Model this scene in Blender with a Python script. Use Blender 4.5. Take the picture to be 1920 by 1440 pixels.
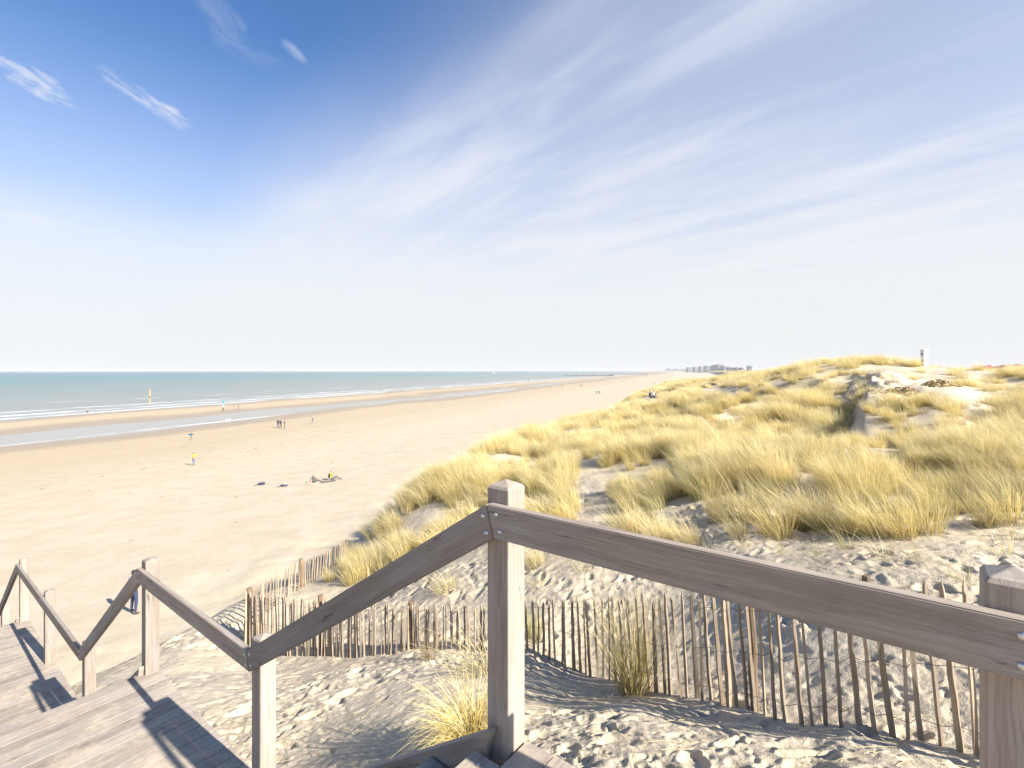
import bpy, bmesh, math, random
import numpy as np
from mathutils import Vector, Matrix

for _o in list(bpy.data.objects):
    bpy.data.objects.remove(_o)
SC = bpy.context.scene
COL = SC.collection
R = math.radians

# ------------------------------------------------------------------ camera
F, CX, HY, EYE = 940.0, 960.0, 695.0, 1.65      # focal length, centre and horizon in photo pixels, eye above deck
cam = bpy.data.cameras.new('camera')
cam.sensor_width = 36.0
cam.lens = F / 1920.0 * 36.0
cam.shift_y = -25.0 / 1920.0
cam.clip_start = 0.05
cam.clip_end = 60000.0
camo = bpy.data.objects.new('camera', cam)
COL.objects.link(camo)
camo.location = (0, 0, EYE)
camo.rotation_euler = (R(90), 0, 0)
SC.camera = camo

# ------------------------------------------------------------------ light
SUN_EL = 33.0
SUN_AZ = math.atan2(0.819, -0.574)               # compass angle from +Y towards +X of the sun
sdir = Vector((math.sin(SUN_AZ) * math.cos(R(SUN_EL)), math.cos(SUN_AZ) * math.cos(R(SUN_EL)), math.sin(R(SUN_EL))))
sun = bpy.data.lights.new('sun', 'SUN')
sun.energy = 4.0
sun.angle = R(0.53)
sun.color = (1.0, 0.94, 0.85)
suno = bpy.data.objects.new('sun', sun)
COL.objects.link(suno)
suno.rotation_euler = sdir.to_track_quat('Z', 'Y').to_euler()

SC.view_settings.view_transform = 'Standard'
SC.view_settings.look = 'None'
SC.view_settings.gamma = 1.0
SC.view_settings.use_curve_mapping = False
SC.view_settings.exposure = 1.48
SC.cycles.max_bounces = 6
SC.cycles.diffuse_bounces = 3
SC.cycles.transparent_max_bounces = 8
SC.cycles.use_adaptive_sampling = True
SC.cycles.use_denoising = True


class NT:
    """small node tree helper"""
    def __init__(self, tree):
        self.t = tree
        self.n = tree.nodes
        self.l = tree.links

    def new(self, kind, **kw):
        nd = self.n.new(kind)
        for k, v in kw.items():
            setattr(nd, k, v)
        return nd

    def put(self, sock, val):
        if isinstance(val, bpy.types.NodeSocket):
            self.l.new(val, sock)
        elif val is not None:
            sock.default_value = val

    def math(self, op, a, b=None, c=None, clamp=False):
        nd = self.new('ShaderNodeMath', operation=op, use_clamp=clamp)
        self.put(nd.inputs[0], a)
        if b is not None:
            self.put(nd.inputs[1], b)
        if c is not None:
            self.put(nd.inputs[2], c)
        return nd.outputs[0]

    def sstep(self, x, lo, hi, tlo=0.0, thi=1.0):
        nd = self.new('ShaderNodeMapRange', interpolation_type='SMOOTHSTEP')
        self.put(nd.inputs['Value'], x)
        nd.inputs['From Min'].default_value = lo
        nd.inputs['From Max'].default_value = hi
        nd.inputs['To Min'].default_value = tlo
        nd.inputs['To Max'].default_value = thi
        return nd.outputs[0]

    def lin(self, x, lo, hi, tlo=0.0, thi=1.0):
        nd = self.new('ShaderNodeMapRange')
        self.put(nd.inputs['Value'], x)
        nd.inputs['From Min'].default_value = lo
        nd.inputs['From Max'].default_value = hi
        nd.inputs['To Min'].default_value = tlo
        nd.inputs['To Max'].default_value = thi
        return nd.outputs[0]

    def mix(self, fac, a, b, blend='MIX'):
        nd = self.new('ShaderNodeMix', data_type='RGBA', blend_type=blend)
        self.put(nd.inputs[0], fac)
        self.put(nd.inputs[6], a if not isinstance(a, tuple) else (*a, 1.0)[:4])
        self.put(nd.inputs[7], b if not isinstance(b, tuple) else (*b, 1.0)[:4])
        return nd.outputs[2]

    def noise(self, vec, scale, detail=4.0, rough=0.55, dist=0.0):
        nd = self.new('ShaderNodeTexNoise')
        self.put(nd.inputs['Vector'], vec)
        nd.inputs['Scale'].default_value = scale
        nd.inputs['Detail'].default_value = detail
        nd.inputs['Roughness'].default_value = rough
        nd.inputs['Distortion'].default_value = dist
        return nd.outputs['Fac']

    def comb(self, x, y, z=0.0):
        nd = self.new('ShaderNodeCombineXYZ')
        for s, v in zip(nd.inputs, (x, y, z)):
            self.put(s, v)
        return nd.outputs[0]

    def sep(self, v):
        nd = self.new('ShaderNodeSeparateXYZ')
        self.put(nd.inputs[0], v)
        return nd.outputs

    def vmul(self, v, s):
        nd = self.new('ShaderNodeVectorMath', operation='MULTIPLY')
        self.put(nd.inputs[0], v)
        nd.inputs[1].default_value = s
        return nd.outputs[0]

    def vadd(self, a, b):
        nd = self.new('ShaderNodeVectorMath', operation='ADD')
        self.put(nd.inputs[0], a)
        self.put(nd.inputs[1], b)
        return nd.outputs[0]

    def bump(self, h, strength, dist=0.02, normal=None):
        nd = self.new('ShaderNodeBump')
        nd.inputs['Strength'].default_value = strength
        nd.inputs['Distance'].default_value = dist
        self.put(nd.inputs['Height'], h)
        if normal is not None:
            self.put(nd.inputs['Normal'], normal)
        return nd.outputs[0]


# ------------------------------------------------------------------ sky (world)
world = bpy.data.worlds.new('World')
SC.world = world
world.use_nodes = True
W = NT(world.node_tree)
W.n.clear()
wout = W.new('ShaderNodeOutputWorld')
bg = W.new('ShaderNodeBackground')
bg.inputs['Strength'].default_value = 0.10
W.l.new(bg.outputs[0], wout.inputs[0])
sky = W.new('ShaderNodeTexSky', sky_type='NISHITA')
sky.sun_disc = False
sky.sun_elevation = R(SUN_EL)
sky.sun_rotation = SUN_AZ
sky.air_density = 1.0
sky.dust_density = 0.3
sky.ozone_density = 1.4
tc = W.new('ShaderNodeTexCoord')
dx, dy, dz = W.sep(tc.outputs['Generated'])
zc = W.math('MAXIMUM', dz, 0.03)
pX = W.math('DIVIDE', dx, zc)
pY = W.math('DIVIDE', dy, zc)
ca = W.math('ADD', W.math('MULTIPLY', pX, -0.64), W.math('MULTIPLY', pY, 0.77))     # along the cirrus streaks
cb = W.math('ADD', W.math('MULTIPLY', pX, 0.77), W.math('MULTIPLY', pY, 0.64))      # across them
n_big = W.noise(W.comb(W.math('MULTIPLY', ca, 0.22), W.math('MULTIPLY', cb, 0.8), 3.1), 1.0, 3.0, 0.5, 0.2)
n_str = W.noise(W.comb(W.math('MULTIPLY', ca, 0.34), W.math('MULTIPLY', cb, 1.35), 7.7), 1.0, 4.0, 0.5, 0.9)
n_fin = W.noise(W.comb(W.math('MULTIPLY', ca, 1.1), W.math('MULTIPLY', cb, 4.2), 1.3), 1.0, 6.0, 0.62, 0.9)
veil_edge = W.math('ADD', cb, W.math('MULTIPLY', W.math('SUBTRACT', n_big, 0.5), 1.4))
veil = W.sstep(veil_edge, 0.40, 1.55)
streak = W.sstep(W.math('ADD', W.math('MULTIPLY', n_str, 0.75), W.math('MULTIPLY', n_fin, 0.25)), 0.36, 0.68)
veil_f = W.math('MULTIPLY', veil, W.math('ADD', 0.44, W.math('MULTIPLY', streak, 0.44)))
# separate small wisps: patches of thin cloud
w_fib = W.noise(W.comb(W.math('MULTIPLY', pX, 13.0), W.math('MULTIPLY', pY, 4.2), 2.2), 1.0, 6.0, 0.66, 0.8)
w_wrp = W.noise(W.comb(pX, pY, 9.0), 5.0, 3.0, 0.55)


def wisp(cx_, cy_, rx, ry):
    wx = W.math('MULTIPLY', W.math('SUBTRACT', w_wrp, 0.5), rx * 4.0)
    ax = W.math('DIVIDE', W.math('SUBTRACT', W.math('ADD', pX, wx), cx_), rx)
    ay = W.math('DIVIDE', W.math('SUBTRACT', pY, cy_), ry)
    d2 = W.math('ADD', W.math('MULTIPLY', ax, ax), W.math('MULTIPLY', ay, ay))
    return W.math('MULTIPLY', W.sstep(d2, 1.6, 0.0), W.sstep(w_fib, 0.30, 0.66))


wisps = None
for (cx_, cy_, rx, ry, amt) in ((-1.655, 1.73, 0.055, 0.17, 0.85), (-1.35, 1.86, 0.05, 0.20, 0.75), (-0.69, 1.575, 0.022, 0.06, 0.35),
                                (-0.83, 1.46, 0.07, 0.18, 0.14), (-3.2, 3.2, 0.16, 0.35, 0.55), (2.1, 2.29, 0.2, 0.05, 0.4)):
    w_ = W.math('MULTIPLY', wisp(cx_, cy_, rx, ry), amt)
    wisps = w_ if wisps is None else W.math('MAXIMUM', wisps, w_)
low_n = W.noise(W.comb(W.math('MULTIPLY', pX, 0.35), W.math('MULTIPLY', pY, 0.5), 5.5), 1.0, 5.0, 0.55, 0.6)
low_z = W.math('ADD', dz, W.math('MULTIPLY', W.math('SUBTRACT', low_n, 0.5), 0.16))
bank = W.math('MULTIPLY', W.sstep(low_z, 0.30, 0.13), 0.70)
hazy = W.math('MULTIPLY', W.sstep(dz, 0.54, 0.04), 0.82)
inv = lambda x: W.math('SUBTRACT', 1.0, x)
clear = W.math('MULTIPLY', W.math('MULTIPLY', inv(veil_f), inv(wisps)), W.math('MULTIPLY', inv(bank), inv(hazy)))
cfac = W.math('SUBTRACT', 1.0, clear, clamp=True)
skyc = W.mix(1.0, sky.outputs[0], (0.32, 0.48, 0.66), 'MULTIPLY')
cloudc = W.mix(W.sstep(dz, 0.0, 0.5), (3.16, 3.21, 3.22), (3.1, 3.2, 3.55))
wcol = W.mix(cfac, skyc, cloudc)
W.l.new(wcol, bg.inputs['Color'])


# ------------------------------------------------------------------ small helpers
MATS = {}


def material(name):
    m = bpy.data.materials.new(name)
    m.use_nodes = True
    nt = NT(m.node_tree)
    b = m.node_tree.nodes['Principled BSDF']
    MATS[name] = m
    return m, nt, b


def plain(name, col, rough=0.6, metal=0.0, var=0.12, scale=6.0, bump=0.0):
    m, nt, b = material(name)
    t = nt.new('ShaderNodeTexCoord')
    n = nt.noise(t.outputs['Object'], scale, 4.0)
    d = tuple(c * (1 - var) for c in col)
    e = tuple(min(1, c * (1 + var)) for c in col)
    nt.put(b.inputs['Base Color'], nt.mix(nt.sstep(n, 0.3, 0.7), d, e))
    b.inputs['Roughness'].default_value = rough
    b.inputs['Metallic'].default_value = metal
    if bump:
        nt.put(b.inputs['Normal'], nt.bump(n, bump, 0.01))
    return m


class MB:
    def __init__(self):
        self.v, self.f, self.mi = [], [], []

    def add(self, vs, fs, mi=0):
        o = len(self.v)
        self.v += [tuple(p) for p in vs]
        self.f += [tuple(i + o for i in f) for f in fs]
        self.mi += [mi] * len(fs)
        return self

    def box(self, a, b, mi=0):
        (x0, y0, z0), (x1, y1, z1) = a, b
        return self.add([(x0, y0, z0), (x1, y0, z0), (x1, y1, z0), (x0, y1, z0), (x0, y0, z1), (x1, y0, z1), (x1, y1, z1), (x0, y1, z1)],
                        [(0, 3, 2, 1), (4, 5, 6, 7), (0, 1, 5, 4), (1, 2, 6, 5), (2, 3, 7, 6), (3, 0, 4, 7)], mi)

    def tube(self, pts, rad, seg=6, mi=0, caps=True):
        pts = [Vector(p) for p in pts]
        if not isinstance(rad, (list, tuple)):
            rad = [rad] * len(pts)
        rings = []
        for i, p in enumerate(pts):
            d = (pts[min(i + 1, len(pts) - 1)] - pts[max(i - 1, 0)]).normalized()
            a = d.cross(Vector((0, 0, 1)) if abs(d.z) < 0.9 else Vector((1, 0, 0))).normalized()
            b = d.cross(a)
            rings.append([p + (a * math.cos(6.2832 * k / seg) + b * math.sin(6.2832 * k / seg)) * rad[i] for k in range(seg)])
        vs = [q for r_ in rings for q in r_]
        fs = [(i * seg + k, i * seg + (k + 1) % seg, (i + 1) * seg + (k + 1) % seg, (i + 1) * seg + k)
              for i in range(len(pts) - 1) for k in range(seg)]
        if caps:
            fs.append(tuple(range(seg))[::-1])
            fs.append(tuple((len(pts) - 1) * seg + k for k in range(seg)))
        return self.add(vs, fs, mi)

    def prism(self, poly, y0, y1, mi=0):
        """polygon in local x,z extruded along local y"""
        n = len(poly)
        vs = [(x, y0, z) for x, z in poly] + [(x, y1, z) for x, z in poly]
        fs = [tuple(range(n)), tuple(range(2 * n - 1, n - 1, -1))]
        fs += [(i, n + i, n + (i + 1) % n, (i + 1) % n) for i in range(n)]
        return self.add(vs, fs, mi)

    def mesh(self, name, mats, smooth=False, bevel=0.0, seg=1):
        me = bpy.data.meshes.new(name)
        me.from_pydata(self.v, [], self.f)
        for m in (mats if isinstance(mats, (list, tuple)) else [mats]):
            me.materials.append(m)
        me.polygons.foreach_set('material_index', self.mi)
        bm = bmesh.new()
        bm.from_mesh(me)
        bmesh.ops.recalc_face_normals(bm, faces=bm.faces)
        if bevel:
            ed = [e for e in bm.edges if e.is_manifold and e.calc_face_angle(0) > 0.6]
            bmesh.ops.bevel(bm, geom=ed, offset=bevel, segments=seg, affect='EDGES', clamp_overlap=True)
        bm.to_mesh(me)
        bm.free()
        if smooth:
            me.polygons.foreach_set('use_smooth', [True] * len(me.polygons))
        me.update()
        return me


def link(name, me, parent=None, mw=None):
    o = bpy.data.objects.new(name, me)
    COL.objects.link(o)
    if parent is not None:
        o.parent = parent
    if mw is not None:
        o.matrix_basis = mw
    return o


def tag(o, label=None, cat=None, group=None, kind=None):
    for k, v in (('label', label), ('category', cat), ('group', group), ('kind', kind)):
        if v:
            o[k] = v
    return o


def empty(name, loc, rz=0.0):
    o = link(name, None)
    o.location = loc
    o.rotation_euler = (0, 0, rz)
    o.empty_display_size = 0.2
    return o


# ------------------------------------------------------------------ numeric noise
def _hash(ix, iy, seed):
    n = (ix.astype(np.int64) * 374761393 + iy.astype(np.int64) * 668265263 + seed * 1442695041) & 0xFFFFFFFF
    n = ((n ^ (n >> 13)) * 1274126177) & 0xFFFFFFFF
    n = (n ^ (n >> 16)) & 0xFFFFFFFF
    return n / 4294967295.0


def vnoise(x, y, seed=0):
    ix, iy = np.floor(x), np.floor(y)
    fx, fy = x - ix, y - iy
    fx, fy = fx * fx * fx * (fx * (fx * 6 - 15) + 10), fy * fy * fy * (fy * (fy * 6 - 15) + 10)
    a, b = _hash(ix, iy, seed), _hash(ix + 1, iy, seed)
    c, d = _hash(ix, iy + 1, seed), _hash(ix + 1, iy + 1, seed)
    return (a * (1 - fx) + b * fx) * (1 - fy) + (c * (1 - fx) + d * fx) * fy * 1.0


def fbm(x, y, seed=0, octv=4, gain=0.5):
    s, amp, tot = 0.0, 1.0, 0.0
    for k in range(octv):
        s = s + (vnoise(x * 2 ** k + 17.3 * k, y * 2 ** k - 9.1 * k, seed + k) - 0.5) * amp
        tot += amp
        amp *= gain
    return s / tot * 2.0


def dents(x, y, cell, seed, rmin, rmax, deep, rim):
    """overlapping foot-sized hollows with a pushed-up rim"""
    h = np.zeros_like(x)
    cx, cy = np.floor(x / cell), np.floor(y / cell)
    for i in (-1, 0, 1):
        for j in (-1, 0, 1):
            gx, gy = cx + i, cy + j
            px = (gx + _hash(gx, gy, seed)) * cell
            py = (gy + _hash(gx, gy, seed + 1)) * cell
            an = _hash(gx, gy, seed + 2) * 3.1416
            ra = rmin + (rmax - rmin) * _hash(gx, gy, seed + 3)
            ddx, ddy = x - px, y - py
            u = (ddx * np.cos(an) + ddy * np.sin(an)) / (ra * 1.45)
            w = (-ddx * np.sin(an) + ddy * np.cos(an)) / (ra * 0.85)
            d = np.sqrt(u * u + w * w) * (0.85 + 0.3 * vnoise(x / ra * 1.3, y / ra * 1.3, seed + 5))
            s = np.clip((1.15 - d) / 0.6, 0, 1)
            s = s * s * (3 - 2 * s)
            rm = np.exp(-((d - 1.25) / 0.24) ** 2)
            k = 0.5 + 0.8 * _hash(gx, gy, seed + 4)
            h = h + (-deep * s + rim * rm * (0.4 + 0.9 * vnoise(x / ra * 2, y / ra * 2, seed + 6))) * k
    return h


def sstep(x, a, b):
    t = np.clip((x - a) / (b - a), 0, 1)
    return t * t * (3 - 2 * t)


# ------------------------------------------------------------------ terrain
SEA = -10.5
CS, CC = 0.3256, 0.9455                          # the coast runs towards (CS, CC); the sea lies to the left of it
D1 = np.array((-0.787, 0.617))                   # the way the stairs descend
NN = np.array((0.617, 0.787))                    # across the stairs, towards the dune
S0 = np.array((-0.016, 2.16))                    # near corner of the corner post


def G(px, py, d):
    return ((px - CX) / F * d, d, EYE - (py - HY) * d / F)


SHY = np.array((60, 156, 229, 490, 2000, 14000), float)
SHV = np.array((0, -7, -18, -65, -110, -200), float)


def inland(X, Y):
    return offshore(X, Y) - np.interp(Y, SHY, SHV)


def offshore(X, Y):
    v = -CC * X + CS * Y
    return v - 420.0 * np.clip((Y - 1800) / 4000.0, 0, 4) ** 1.6


CTRL = [G(*p) for p in (
    (1750, 1390, 3.29), (1500, 1362, 3.8), (1300, 1312, 4.75), (1100, 1262, 5.9), (1000, 1222, 6.4), (900, 1222, 6.8),
    (700, 1226, 7.5), (585, 1228, 8.1), (480, 1222, 8.7),
    (1100, 1430, 3.22), (1300, 1430, 3.1), (1700, 1438, 2.85), (1400, 1390, 3.45), (1200, 1340, 4.15), (700, 1420, 4.1), (560, 1420, 4.5), (870, 1400, 3.75), (820, 1300, 5.15), (600, 1300, 5.9),
    (380, 1200, 8.8), (330, 1300, 6.4), (420, 1360, 5.3), (200, 1200, 10.5), (130, 1270, 8.4),
    (1100, 1120, 7.5), (1300, 1080, 7.2), (1100, 1050, 8.5), (1000, 1080, 8.5), (850, 1080, 9.5), (700, 1080, 11.2), (620, 1090, 12.0),
    (1450, 1040, 6.6), (1650, 1060, 5.6), (1850, 1080, 5.0), (1500, 1005, 7.5), (1350, 985, 8.2), (1800, 985, 6.8), (1150, 960, 10.2), (1000, 985, 10.5),
    (900, 970, 13.0), (800, 990, 13.5), (700, 1030, 14.0), (960, 885, 18.0), (1100, 900, 13.5), (1150, 855, 17.0), (1050, 840, 22.0),
    (1300, 890, 12.0), (1500, 890, 9.5), (1700, 890, 9.3), (1880, 890, 8.5), (1400, 840, 16.0), (1570, 842, 14.0), (1750, 845, 13.5), (1900, 835, 12.0),
    (1640, 812, 18.0), (1760, 800, 17.5), (1700, 740, 23.0), (1600, 712, 25.0), (1680, 698, 26.5), (1600, 681, 30.0), (1750, 694, 28.0), (1850, 702, 30.0), (1920, 706, 33.0),
    (1800, 760, 20.0), (1545, 696, 27.0), (1480, 722, 26.0), (1400, 757, 25.0), (1320, 790, 23.0), (1250, 790, 27.0), (1200, 768, 36.0), (1222, 756, 52.0),
    (1300, 745, 48.0), (1350, 737, 50.0), (1400, 722, 60.0), (1300, 720, 75.0), (1450, 710, 70.0), (1400, 705, 110.0), (1500, 702, 100.0),
    (1700, 698, 45.0), (1800, 700, 50.0), (1900, 704, 60.0), (1600, 698, 60.0), (1700, 700, 100.0),
    (1010, 812, 28.0), (1100, 790, 40.0), (1180, 768, 58.0), (1240, 738, 110.0), (900, 850, 20.5), (780, 925, 16.0), (640, 1050, 14.6))]
CTRL += [G(*p) for p in ((390, 1162, 10.0), (450, 1130, 10.3), (300, 1192, 9.7), (200, 1217, 9.8))]
CTRL += [(-9.7, 16.0, -5.2), (-14.6, 19.3, -6.5), (-9.1, 9.3, -4.1), (-13.5, 13.0, -5.6),
         (-3.7, 5.0, -2.05), (-10, 5, -4.8), (-4, 1, -2.6), (-1.8, 0.4, -1.3), (0.4, 0.7, -0.75), (3.0, 0.3, -0.45), (4.5, 2.6, -0.45), (0, -6, -0.5), (8, -4, 0.2),
         (-9, -5, -4.2), (-20, 0, -8.0), (20, 2, 1.2), (12, 6, 0.5), (22, 15, 1.4), (45, 20, 1.5), (60, 60, 1.2), (40, -20, 1.0), (-30, -20, -8.5), (0, -40, -1.0), (80, 0, 1.5),
         (-9.0, 22.0, -6.9), (-6.5, 28.0, -6.9), (-5.0, 18.5, -4.6)]
_C = np.array(CTRL)


def _q(X, Y):
    return np.arctan2(X, Y) * 1.6, np.log(np.hypot(X, Y) + 0.3)


def _tps_fit():
    a, b = _q(_C[:, 0], _C[:, 1])
    n = len(a)
    r2 = (a[:, None] - a[None]) ** 2 + (b[:, None] - b[None]) ** 2
    K = 0.5 * r2 * np.log(r2 + 1e-9) + np.eye(n) * 0.004
    P = np.stack([np.ones(n), a, b], 1)
    A = np.block([[K, P], [P.T, np.zeros((3, 3))]])
    return a, b, np.linalg.solve(A, np.concatenate([_C[:, 2], np.zeros(3)]))


_ta, _tb, _tw = _tps_fit()


def tps(X, Y):
    a, b = _q(X, Y)
    z = _tw[-3] + _tw[-2] * a + _tw[-1] * b
    for i in range(len(_ta)):
        r2 = (a - _ta[i]) ** 2 + (b - _tb[i]) ** 2
        z = z + _tw[i] * 0.5 * r2 * np.log(r2 + 1e-9)
    return z


BV = np.array((-1e5, 14, 20, 40, 60, 90, 103, 112, 121, 140, 158, 200, 400, 3000, 1e6))
BZ = np.array((-7.2, -7.3, -7.7, -8.8, -9.5, -10.25, -10.5, -10.72, -10.5, -10.17, -10.5, -11.5, -14, -20, -20))


def base_height(X, Y):
    r = np.hypot(X, Y)
    v = inland(X, Y)
    vs_ = offshore(X, Y)
    wob = fbm(X / 9.0, Y / 9.0, 40, 3) * 1.6 * sstep(r, 14, 40)
    near = tps(X, Y)
    land = 0.9 - 2.6 * sstep(v, -14, 7) + fbm(X / 32.0, Y / 32.0, 11, 4) * 2.6 * sstep(v, 6, -14) + fbm(X / 240.0, Y / 240.0, 15, 3) * 6.0 * sstep(v, -20, -160)
    land = land - 2.2 * sstep(v, -90, -300)
    k = sstep(r, 75, 130)
    dune = near * (1 - k) + land * k
    vb = vs_ + fbm(X / 60.0, Y / 60.0, 21, 3) * 7.0 * sstep(vs_, 40, 90)
    beach = np.interp(vb, BV, BZ) - 0.3 * sstep(Y, 60, 150) * (1 - sstep(vs_, 8, 22)) + fbm(X / 14.0, Y / 30.0, 31, 3) * 0.06
    run_ = sstep(vs_, 98, 106) * (1 - sstep(vs_, 120, 132))
    beach = beach + run_ * (0.10 * sstep(fbm(X / 45.0, Y / 45.0, 35, 2), -0.1, 0.3) + 0.17 * sstep(Y, 190, 300) * (0.55 + 0.6 * fbm(X / 60.0, Y / 60.0, 37, 2)))
    b = sstep(v + wob, 8.8, 14.6)
    return dune * (1 - b) + beach * b


def pix(X, Y, Z):
    Ys = np.maximum(Y, 0.3)
    return CX + F * X / Ys, HY + F * (EYE - Z) / Ys


GX = np.array((400, 540, 620, 680, 760, 830, 900, 985, 1075, 1086, 1130, 1142, 1300, 1326, 1500, 1700, 1920, 2600), float)
GY = np.array((1000, 1122, 1104, 1080, 1052, 1024, 990, 985, 980, 888, 878, 1008, 1022, 988, 1008, 998, 975, 960), float)
BARE = ((1110, 925, 38, 55, 1.0), (1722, 752, 145, 72, 0.93), (1352, 737, 48, 13, 1.0), (1880, 745, 70, 42, 0.75), (1640, 800, 70, 20, 0.9), (985, 975, 20, 25, 0.5),
        (1800, 700, 110, 14, 0.8), (1050, 815, 45, 9, 0.7), (640, 1100, 30, 14, 0.4), (1222, 757, 20, 14, 1.0))


def grass_density(X, Y, Z):
    v = inland(X, Y)
    px, py = pix(X, Y, Z)
    wob = fbm(X / 2.3, Y / 2.3, 55, 3)
    d = (1 - sstep(v + wob * 2.2 - 1.5 * sstep(Y, 20, 60), 8.5, 11.5))
    d = d * sstep(np.interp(px, GX, GY) + wob * np.where(px > 1300, 34, 12) - py, -6, 10) * (px > 545) * (Y > 4.5) * ((Y > 15.3) | (X > -4.35))
    for cx, cy, rx, ry, a in BARE:
        e = ((px - cx) / rx) ** 2 + ((py - cy) / ry) ** 2
        d = d * (1 - a * (1 - sstep(e + wob * 0.5, 0.6, 1.2)))
    gaps = sstep(fbm(X / 3.1, Y / 3.1, 71, 3), -0.55, -0.1) * 0.8 + 0.2
    gaps = gaps * (0.12 + 0.88 * sstep(fbm(X / 0.85, Y / 0.85, 73, 2), -0.30, 0.02))
    far = sstep(np.hypot(X, Y), 18, 45)
    gaps = gaps * (1 - far) + far * (0.15 + 0.85 * sstep(fbm(X / 6.0, Y / 6.0, 77, 3), -0.3, 0.12))
    return d * gaps


def height(X, Y):
    X = np.asarray(X, float)
    Y = np.asarray(Y, float)
    z = base_height(X, Y)
    r = np.hypot(X, Y)
    v = inland(X, Y)
    onland = 1 - sstep(v, 14, 24)
    g = grass_density(X, Y, z)
    # dune hummocks
    z = z + fbm(X / 3.2, Y / 3.2, 3, 3) * 0.34 * onland * sstep(r, 9, 18) + fbm(X / 1.1, Y / 1.1, 5, 3) * 0.07 * onland
    z = z + 0.5 * np.exp(-((X - 14.0) ** 2 + (Y - 50.5) ** 2) / 2.6)
    # eroded blow-out face behind the tall grass
    px, py = pix(X, Y, z)
    bo = np.exp(-(((px - 1655) / 75) ** 2 + ((py - 752) / 48) ** 2)) * (r > 12) * (r < 34)
    z = z - 0.5 * np.exp(-(((px - 1590) / 26) ** 2 + ((py - 765) / 34) ** 2)) * (r > 14) * (r < 26)
    z = z + bo * (0.35 - np.abs(fbm(X / 1.6, Y / 1.6, 91, 4)) * 1.3 + fbm(X / 0.5, Y / 0.5, 95, 3) * 0.3)
    ed_ = px + fbm(X / 1.1, Y / 1.1, 97, 3) * 22
    z = z + 1.0 * sstep(ed_, 1592, 1630) * (1 - sstep(px, 1740, 1900)) * sstep(r, 17.5, 20.5) * (1 - sstep(r, 26, 33))
    ln_ = np.abs((py - 805) - (px - 1300) * (-0.40)) / 1.08
    z = z - 0.85 * np.exp(-(ln_ / 13.0) ** 2) * sstep(px, 1290, 1340) * (1 - sstep(px, 1520, 1590)) * (r > 15) * (r < 30)
    # trodden sand close to the stairs
    m = (r < 22)
    if np.any(m):
        xs, ys = X[m], Y[m]
        tr = (1 - sstep(r[m], 12, 21)) * (1 - 0.8 * np.clip(g[m], 0, 1)) * (1 - sstep(v[m], 10.5, 14.5))
        patch = 0.3 + 0.7 * sstep(fbm(xs / 1.3, ys / 1.3, 61, 2), -0.3, 0.25)
        wx, wy = xs + fbm(xs / 0.3, ys / 0.3, 62, 2) * 0.07, ys + fbm(xs / 0.3, ys / 0.3, 63, 2) * 0.07
        k = dents(wx, wy, 0.36, 101, 0.06, 0.12, 0.036, 0.011)
        k = k + dents(wx, wy, 0.19, 131, 0.03, 0.06, 0.020, 0.006)
        k = k + dents(wx, wy, 0.11, 171, 0.016, 0.034, 0.011, 0.003) * (np.hypot(xs, ys) < 10)
        k = k + fbm(xs / 0.12, ys / 0.12, 151, 3) * 0.011 + np.abs(fbm(xs / 0.25, ys / 0.25, 155, 3)) * 0.02
        z[m] = z[m] + k * tr * patch
        # smooth drift swept against the foot of the paling fence
        t_ = (xs - S0[0]) * D1[0] + (ys - S0[1]) * D1[1]
    return z


def h1(x, y):
    return float(height(np.array([x]), np.array([y]))[0])


def ground_at(px, py, d0=2.5, d1=3000.0):
    """where the ray through a photo pixel meets the ground"""
    ds = np.exp(np.linspace(math.log(d0), math.log(d1), 1500))
    X = (px - CX) / F * ds
    Zr = EYE - (py - HY) * ds / F
    Z = height(X, ds)
    hit = np.nonzero(Z >= Zr)[0]
    i = hit[0] if len(hit) else len(ds) - 1
    return float(X[i]), float(ds[i]), float(Z[i])


# one polar sheet round the camera, fine where the photograph looks
th = np.concatenate([np.linspace(-180, -56, 42)[:-1], np.linspace(-56, -49.5, 20)[:-1], np.linspace(-49.5, 49.5, 560), np.linspace(49.5, 62, 26)[1:], np.linspace(62, 180, 40)[1:-1]])
th = np.radians(th)
rr = np.concatenate([np.array([0.25, 0.5, 0.8, 1.1, 1.4, 1.7, 2.0, 2.25]),
                     np.exp(np.arange(math.log(2.45), math.log(13.5), 0.0031)),
                     np.exp(np.arange(math.log(13.5), math.log(120), 0.0085)),
                     np.exp(np.arange(math.log(120), math.log(14000), 0.03))])
T, RR = np.meshgrid(th, rr)
GXv, GYv = (RR * np.sin(T)).ravel(), (RR * np.cos(T)).ravel()
GZv = height(GXv, GYv)
nr, nt_ = len(rr), len(th)
verts = np.concatenate([np.stack([GXv, GYv, GZv], 1), [[0, 0, h1(0.0, 0.01)]]]).astype(np.float32)
ii, jj = np.meshgrid(np.arange(nr - 1), np.arange(nt_), indexing='ij')
jn = (jj + 1) % nt_
quads = np.stack([ii * nt_ + jj, ii * nt_ + jn, (ii + 1) * nt_ + jn, (ii + 1) * nt_ + jj], -1).reshape(-1, 4)[:, ::-1]
tris = np.stack([np.arange(nt_), np.full(nt_, nr * nt_), (np.arange(nt_) + 1) % nt_], 1)[:, ::-1]
gme = bpy.data.meshes.new('sand_ground')
gme.vertices.add(len(verts))
gme.vertices.foreach_set('co', verts.ravel())
nq, ntr = len(quads), len(tris)
gme.loops.add(nq * 4 + ntr * 3)
gme.loops.foreach_set('vertex_index', np.concatenate([quads.ravel(), tris.ravel()]).astype(np.int32))
gme.polygons.add(nq + ntr)
gme.polygons.foreach_set('loop_start', np.concatenate([np.arange(nq) * 4, nq * 4 + np.arange(ntr) * 3]).astype(np.int32))
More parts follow.
